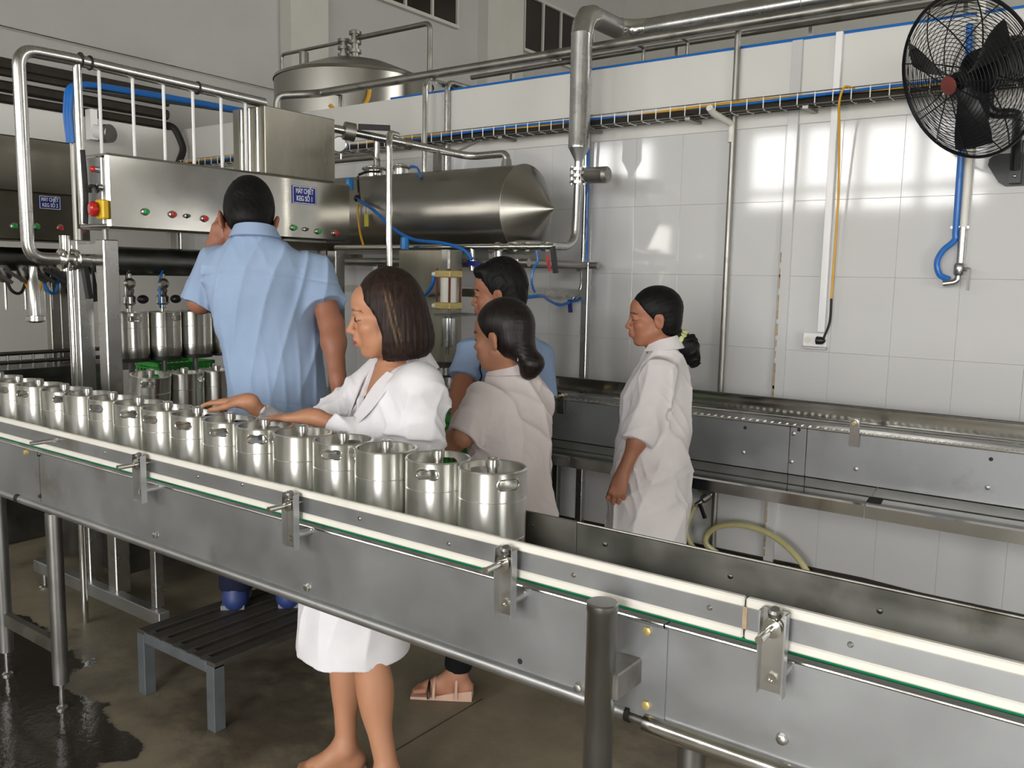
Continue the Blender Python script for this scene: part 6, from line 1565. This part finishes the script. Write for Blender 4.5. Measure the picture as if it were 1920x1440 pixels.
# ---- woman with a low bun
def build_w2():
    bp = at(942, 1000, d=3.16)
    t, TL, Rb = people_common('woman in pale lab coat with dark hair pinned in a low bun, back turned', (bp.x, bp.y), -42)
    hd = TL(at(942, 633, d=3.14)); fr = head_frame(hd, mixdir(-32), Rb, pitch=-5, sc=1.04)
    N = TL(at(962, 698, d=3.20)); sh = [TL(at(904, 752, d=3.10)), TL(at(996, 752, d=3.30))]
    el = [TL(at(868, 818, d=3.06)), TL(at(1000, 870, d=3.28))]; wr = [TL(at(878, 858, d=2.96)), TL(at(960, 930, d=3.05))]
    wr[0] = el[0]+np.array((.03, .20, -.10))
    b = Vol(.0045); head_ops(b, fr); neck_to(b, fr, N, .047)
    b.add(stack([(.78, 0, 0, .14, .10), (1.0, N[0]*.4, N[1]*.4, .125, .095), (N[2]-.14, N[0], N[1], .14, .10), (N[2]-.03, N[0], N[1], .10, .065), (N[2]+.02, N[0], N[1], .05, .05)]), .04)
    ft = [TL(at(858, 1268, Z=.085)), TL(at(960, 1212, Z=.085))]; toe = [TL(at(778, 1290, Z=.03)), ft[1]+np.array((.02, .17, 0))]
    for s, sg in ((0, -1), (1, 1)):
        arm_ops(b, sh[s], el[s], wr[s], (.043, .037, .025), N=N); kn = np.array((ft[s][0]*.55+sg*.02, ft[s][1]*.5+.02, .44)); leg_ops(b, (sg*.08, 0, .80), kn, ft[s], toe[s], .95)
    hand_ops(b, wr[0], wr[0]-el[0], (-1, 0, .3), 1, (15, 25, 20), .92, 4); hand_ops(b, wr[1], (0, .4, -1), (1, 0, .2), -1, (15, 25, 20), .92, 4)
    v, f = largest_only(*b.mesh()); np_mesh('body', v, f, 'skin', t, skin_cols(v, fr, SK(174, 124, 98), SK(168, 100, 96), SK(50, 38, 34))); face_eyes(t, fr)
    h = Vol(.004); hair_cap(h, fr, False, -.075, .07, .013, .004)
    h.add(ell((0, -.088, -.058), (.050, .040, .045)), .02, fr); h.add(ell((0, -.118, -.092), (.046, .040, .042)), .018, fr); h.add(ell((0, -.10, -.12), (.034, .03, .03)), .02, fr)
    h.disp(lambda P: .0004*np.sin(fr.inn(P)[:, 2]*420+8*np.sin(fr.inn(P)[:, 1]*20))*np.clip((-fr.inn(P)[:, 1]-.08)/.02, 0, 1)); v, f = largest_only(*h.mesh()); np_mesh('hair', v, f, 'hair_dark', t)
    p = fr.out((-.035, -.095, -.062)); o = B().box(p, (.012, .03, .022), bev=.004).build('hair_clip', 'black_plastic'); o.parent = t; p = fr.out((-.046, -.088, -.072)); o = B().box(p, (.006, .006, .020), bev=.002).build('hair_clip', 'steel_bright'); o.parent = t
    c = Vol(.006); rows = [(.50, .01, -.02, .205, .185), (.75, 0, -.015, .190, .170), (.92, N[0]*.4, N[1]*.4-.006, .164, .140), (1.05, N[0]*.7, N[1]*.7, .162, .130), (N[2]-.15, N[0], N[1]-.004, .170, .122), (N[2]-.07, N[0], N[1]-.008, .150, .096), (N[2]-.02, N[0], N[1]-.002, .108, .084), (N[2]+.018, N[0], N[1]+.004, .072, .070)]
    c.add(stack(rows, 2.15))
    c.add(rc(sh[0], sh[0]+(el[0]-sh[0])*.98, .064, .062, (False, True)), .035)
    c.add(rc(sh[1], el[1], .068, .064), .04); c.add(rc(el[1], el[1]+(wr[1]-el[1])*.5, .064, .058, (False, True)), .02)
    pass
    wr1 = wrinkle(41, .013, [((1, .1, .15), .13, .5, 1, 1), ((.7, .2, .7), .15, .4, 1.3, .9), ((1, .2, .4), .06, .2, 1.3, .5), ((.5, .6, -.5), .07, .2, 1.3, .45)]); c.disp(lambda P: wr1(P)*np.clip((P[:, 2]-.5)/.1, .2, 1))
    v, f = largest_only(*c.mesh()); np_mesh('lab_coat', v, f, 'coat_cream', t); collar(t, 'coat_cream', N, .066, .098, .056, 135, .03)
    k = Vol(.008); k.add(stack([(.70, 0, 0, .135, .10), (.86, 0, 0, .135, .10)]), 0)
    for s, sg in ((0, -1), (1, 1)):
        kn = np.array((ft[s][0]*.55+sg*.02, ft[s][1]*.5+.02, .44)); k.add(rc((sg*.07, 0, .80), kn, .075, .060), .03); k.add(rc(kn, ft[s]+np.array((0, 0, .035)), .066, .052, (False, True)), .02)
    v, f = largest_only(*k.mesh()); np_mesh('trousers', v, f, 'black_cloth', t)
    for s in (0, 1):
        a = ft[s]; fw = norm((toe[s]-a)*np.array((1, 1, 0))); sd = np.array((-fw[1], fw[0], 0)); o = B()
        prof = [(-.058, 0), (-.058, .042), (.02, .030), (.09, .012), (.175, .010), (.175, 0)]
        o.prism(prof, Vector(a-sd*.036)+Vector((0, 0, .002-a[2])), Vector(fw), (0, 0, 1), Vector(sd*.072)); sn = o.build('sandal', 'sandal_leather'); sn.parent = t
        for u, z1 in ((.085, .060), (.105, .050), (.0, .115)):
            pts = [Vector(a+fw*u+sd*(.050 if u else .046)*math.cos(q))+Vector((0, 0, -a[2]+.014+(z1)*math.sin(q))) for q in [math.pi*j/10 for j in range(11)]]
            st = B().tube(pts, .0055, 6).build('strap', 'sandal_leather' if u != .105 else 'black_plastic'); st.parent = sn
        bk = B().sphere(Vector(a+fw*.0-sd*.045)+Vector((0, 0, -.02)), .009, 10, 6).build('buckle', 'steel_bright'); bk.parent = sn
build_w2()

# ---- woman with a scrunchie by the wall conveyor
def build_w3():
    bp = at(1222, 950, d=3.86)
    t, TL, Rb = people_common('woman in long white lab coat with black ponytail tied by a pale green scrunchie', (bp.x, bp.y), -6)
    hd = TL(at(1226, 597, d=3.84)); fr = head_frame(hd, mixdir(-3), Rb, pitch=-3, sc=1.06)
    N = TL(at(1242, 650, d=3.86)); sh = [TL(at(1232, 702, d=3.72)), TL(at(1232, 700, d=4.0))]
    el = [TL(at(1206, 800, d=3.68)), TL(at(1190, 800, d=4.02))]; wr = [TL(at(1166, 892, d=3.66)), TL(at(1190, 900, d=4.0))]
    b = Vol(.0045); head_ops(b, fr); neck_to(b, fr, N, .050)
    b.add(stack([(.78, 0, 0, .14, .10), (1.0, N[0]*.4, N[1]*.4, .125, .095), (N[2]-.14, N[0], N[1], .14, .10), (N[2]-.03, N[0], N[1], .10, .065), (N[2]+.02, N[0], N[1], .05, .05)]), .04)
    for s, sg in ((0, -1), (1, 1)):
        arm_ops(b, sh[s], el[s], wr[s], (.044, .039, .026), N=N); leg_ops(b, (sg*.08, 0, .80), (sg*.085, .02, .44), (sg*.09, -.01, .085), (sg*.10, .15, .05))
    hand_ops(b, wr[0], TL(at(1152, 940, d=3.64))-wr[0], (-1, .25, 0), 1, ((42, 58, 32), (38, 52, 30), (38, 52, 30), (44, 55, 30)), .98, 2, .2); hand_ops(b, wr[1], (0, .2, -1), (1, 0, 0), -1, (15, 25, 20), .95, 4)
    v, f = largest_only(*b.mesh()); np_mesh('body', v, f, 'skin', t, skin_cols(v, fr, SK(160, 107, 82), SK(150, 92, 86), SK(40, 30, 28), blush=.3)); face_eyes(t, fr)
    h = Vol(.004); hair_cap(h, fr, False, -.085, .07, .012, .002); h.disp(lambda P: .0004*np.sin(fr.inn(P)[:, 2]*300+6*np.sin(fr.inn(P)[:, 1]*22)))
    h.add(ell((0, -.098, -.075), (.030, .026, .030)), .015, fr); v, f = largest_only(*h.mesh()); ho = np_mesh('hair', v, f, 'hair_black', t)
    q = Vol(.004); q.add(rc((0, -.108, -.088), (0, -.135, -.112), .030, .042), 0, fr); q.add(ell((0, -.130, -.120), (.044, .050, .045)), .02, fr); q.add(ell((0, -.155, -.150), (.036, .034, .045)), .03, fr); q.add(ell((0, -.165, -.185), (.024, .022, .028)), .02, fr)
    q.disp(wrinkle(51, .010, [((.6, .5, .6), .035, .08, 1.5, 1), ((1, -.4, .2), .03, .07, 1.4, 1)])); v, f = largest_only(*q.mesh()); np_mesh('ponytail', v, f, 'hair_black', ho)
    sc_ = B(); c0 = Vector(fr.out((0, -.112, -.084))); ax_ = Vector(fr.R@np.array((0, -.75, -.6))); x_, y_, z_ = frame_of(ax_)
    sc_.tube([c0+x_*(.030+.006*math.sin(k*2.4))*math.cos(2*math.pi*k/24)+y_*(.030+.006*math.sin(k*2.4))*math.sin(2*math.pi*k/24)+z_*.004*math.sin(k*3.1) for k in range(24)], [.012+.004*math.sin(k*2.9) for k in range(24)], 8, closed=True); o = sc_.build('scrunchie', 'scrunchie'); o.parent = ho
    c = Vol(.006); rows = [(.33, 0, .02, .180, .185), (.55, 0, .018, .178, .178), (.80, 0, .012, .172, .165), (.95, N[0]*.4, N[1]*.5+.012, .160, .158), (1.08, N[0]*.7, N[1]*.7+.016, .162, .156), (N[2]-.17, N[0], N[1]+.010, .168, .142), (N[2]-.08, N[0], N[1]-.006, .150, .104), (N[2]-.025, N[0], N[1]-.006, .105, .078), (N[2]+.018, N[0], N[1]-.002, .066, .060)]
    c.add(stack(rows, 2.15))
    for s in (0, 1): c.add(rc(sh[s], el[s], .072, .066), .04); c.add(rc(el[s], el[s]+(wr[s]-el[s])*.28, .066, .064, (False, True)), .02)
    pass
    wr1 = wrinkle(61, .013, [((1, .1, .12), .12, .5, 1, 1), ((.3, 1, .1), .12, .5, 1, 1), ((.7, .2, .7), .15, .4, 1.3, .7), ((1, .2, .4), .06, .2, 1.3, .5), ((.5, .6, -.5), .07, .2, 1.3, .45)]); c.disp(lambda P: wr1(P)*np.clip((P[:, 2]-.33)/.1, .2, 1))
    v, f = largest_only(*c.mesh()); np_mesh('lab_coat', v, f, 'coat_pale', t); collar(t, 'coat_pale', N, .066, .100, .056, 140, .035)
    for sg in (-1, 1):
        kk = Vol(.008); kk.add(rc((sg*.085, .0, .60), (sg*.09, -.005, .06), .072, .06, (True, True)), 0); v, f = kk.mesh(); np_mesh('trouser_leg', v, f, 'black_cloth', t)
        q = Vol(.006); q.add(rc((sg*.09, -.035, .034), (sg*.10, .14, .028), .040, .036), 0); q.sub(((lambda P: P[..., 2]), np.array((-.3, -.3, -.2)), np.array((.3, .4, .0))), 0); v, f = largest_only(*q.mesh()); np_mesh('shoe', v, f, 'rubber', t)
build_w3()
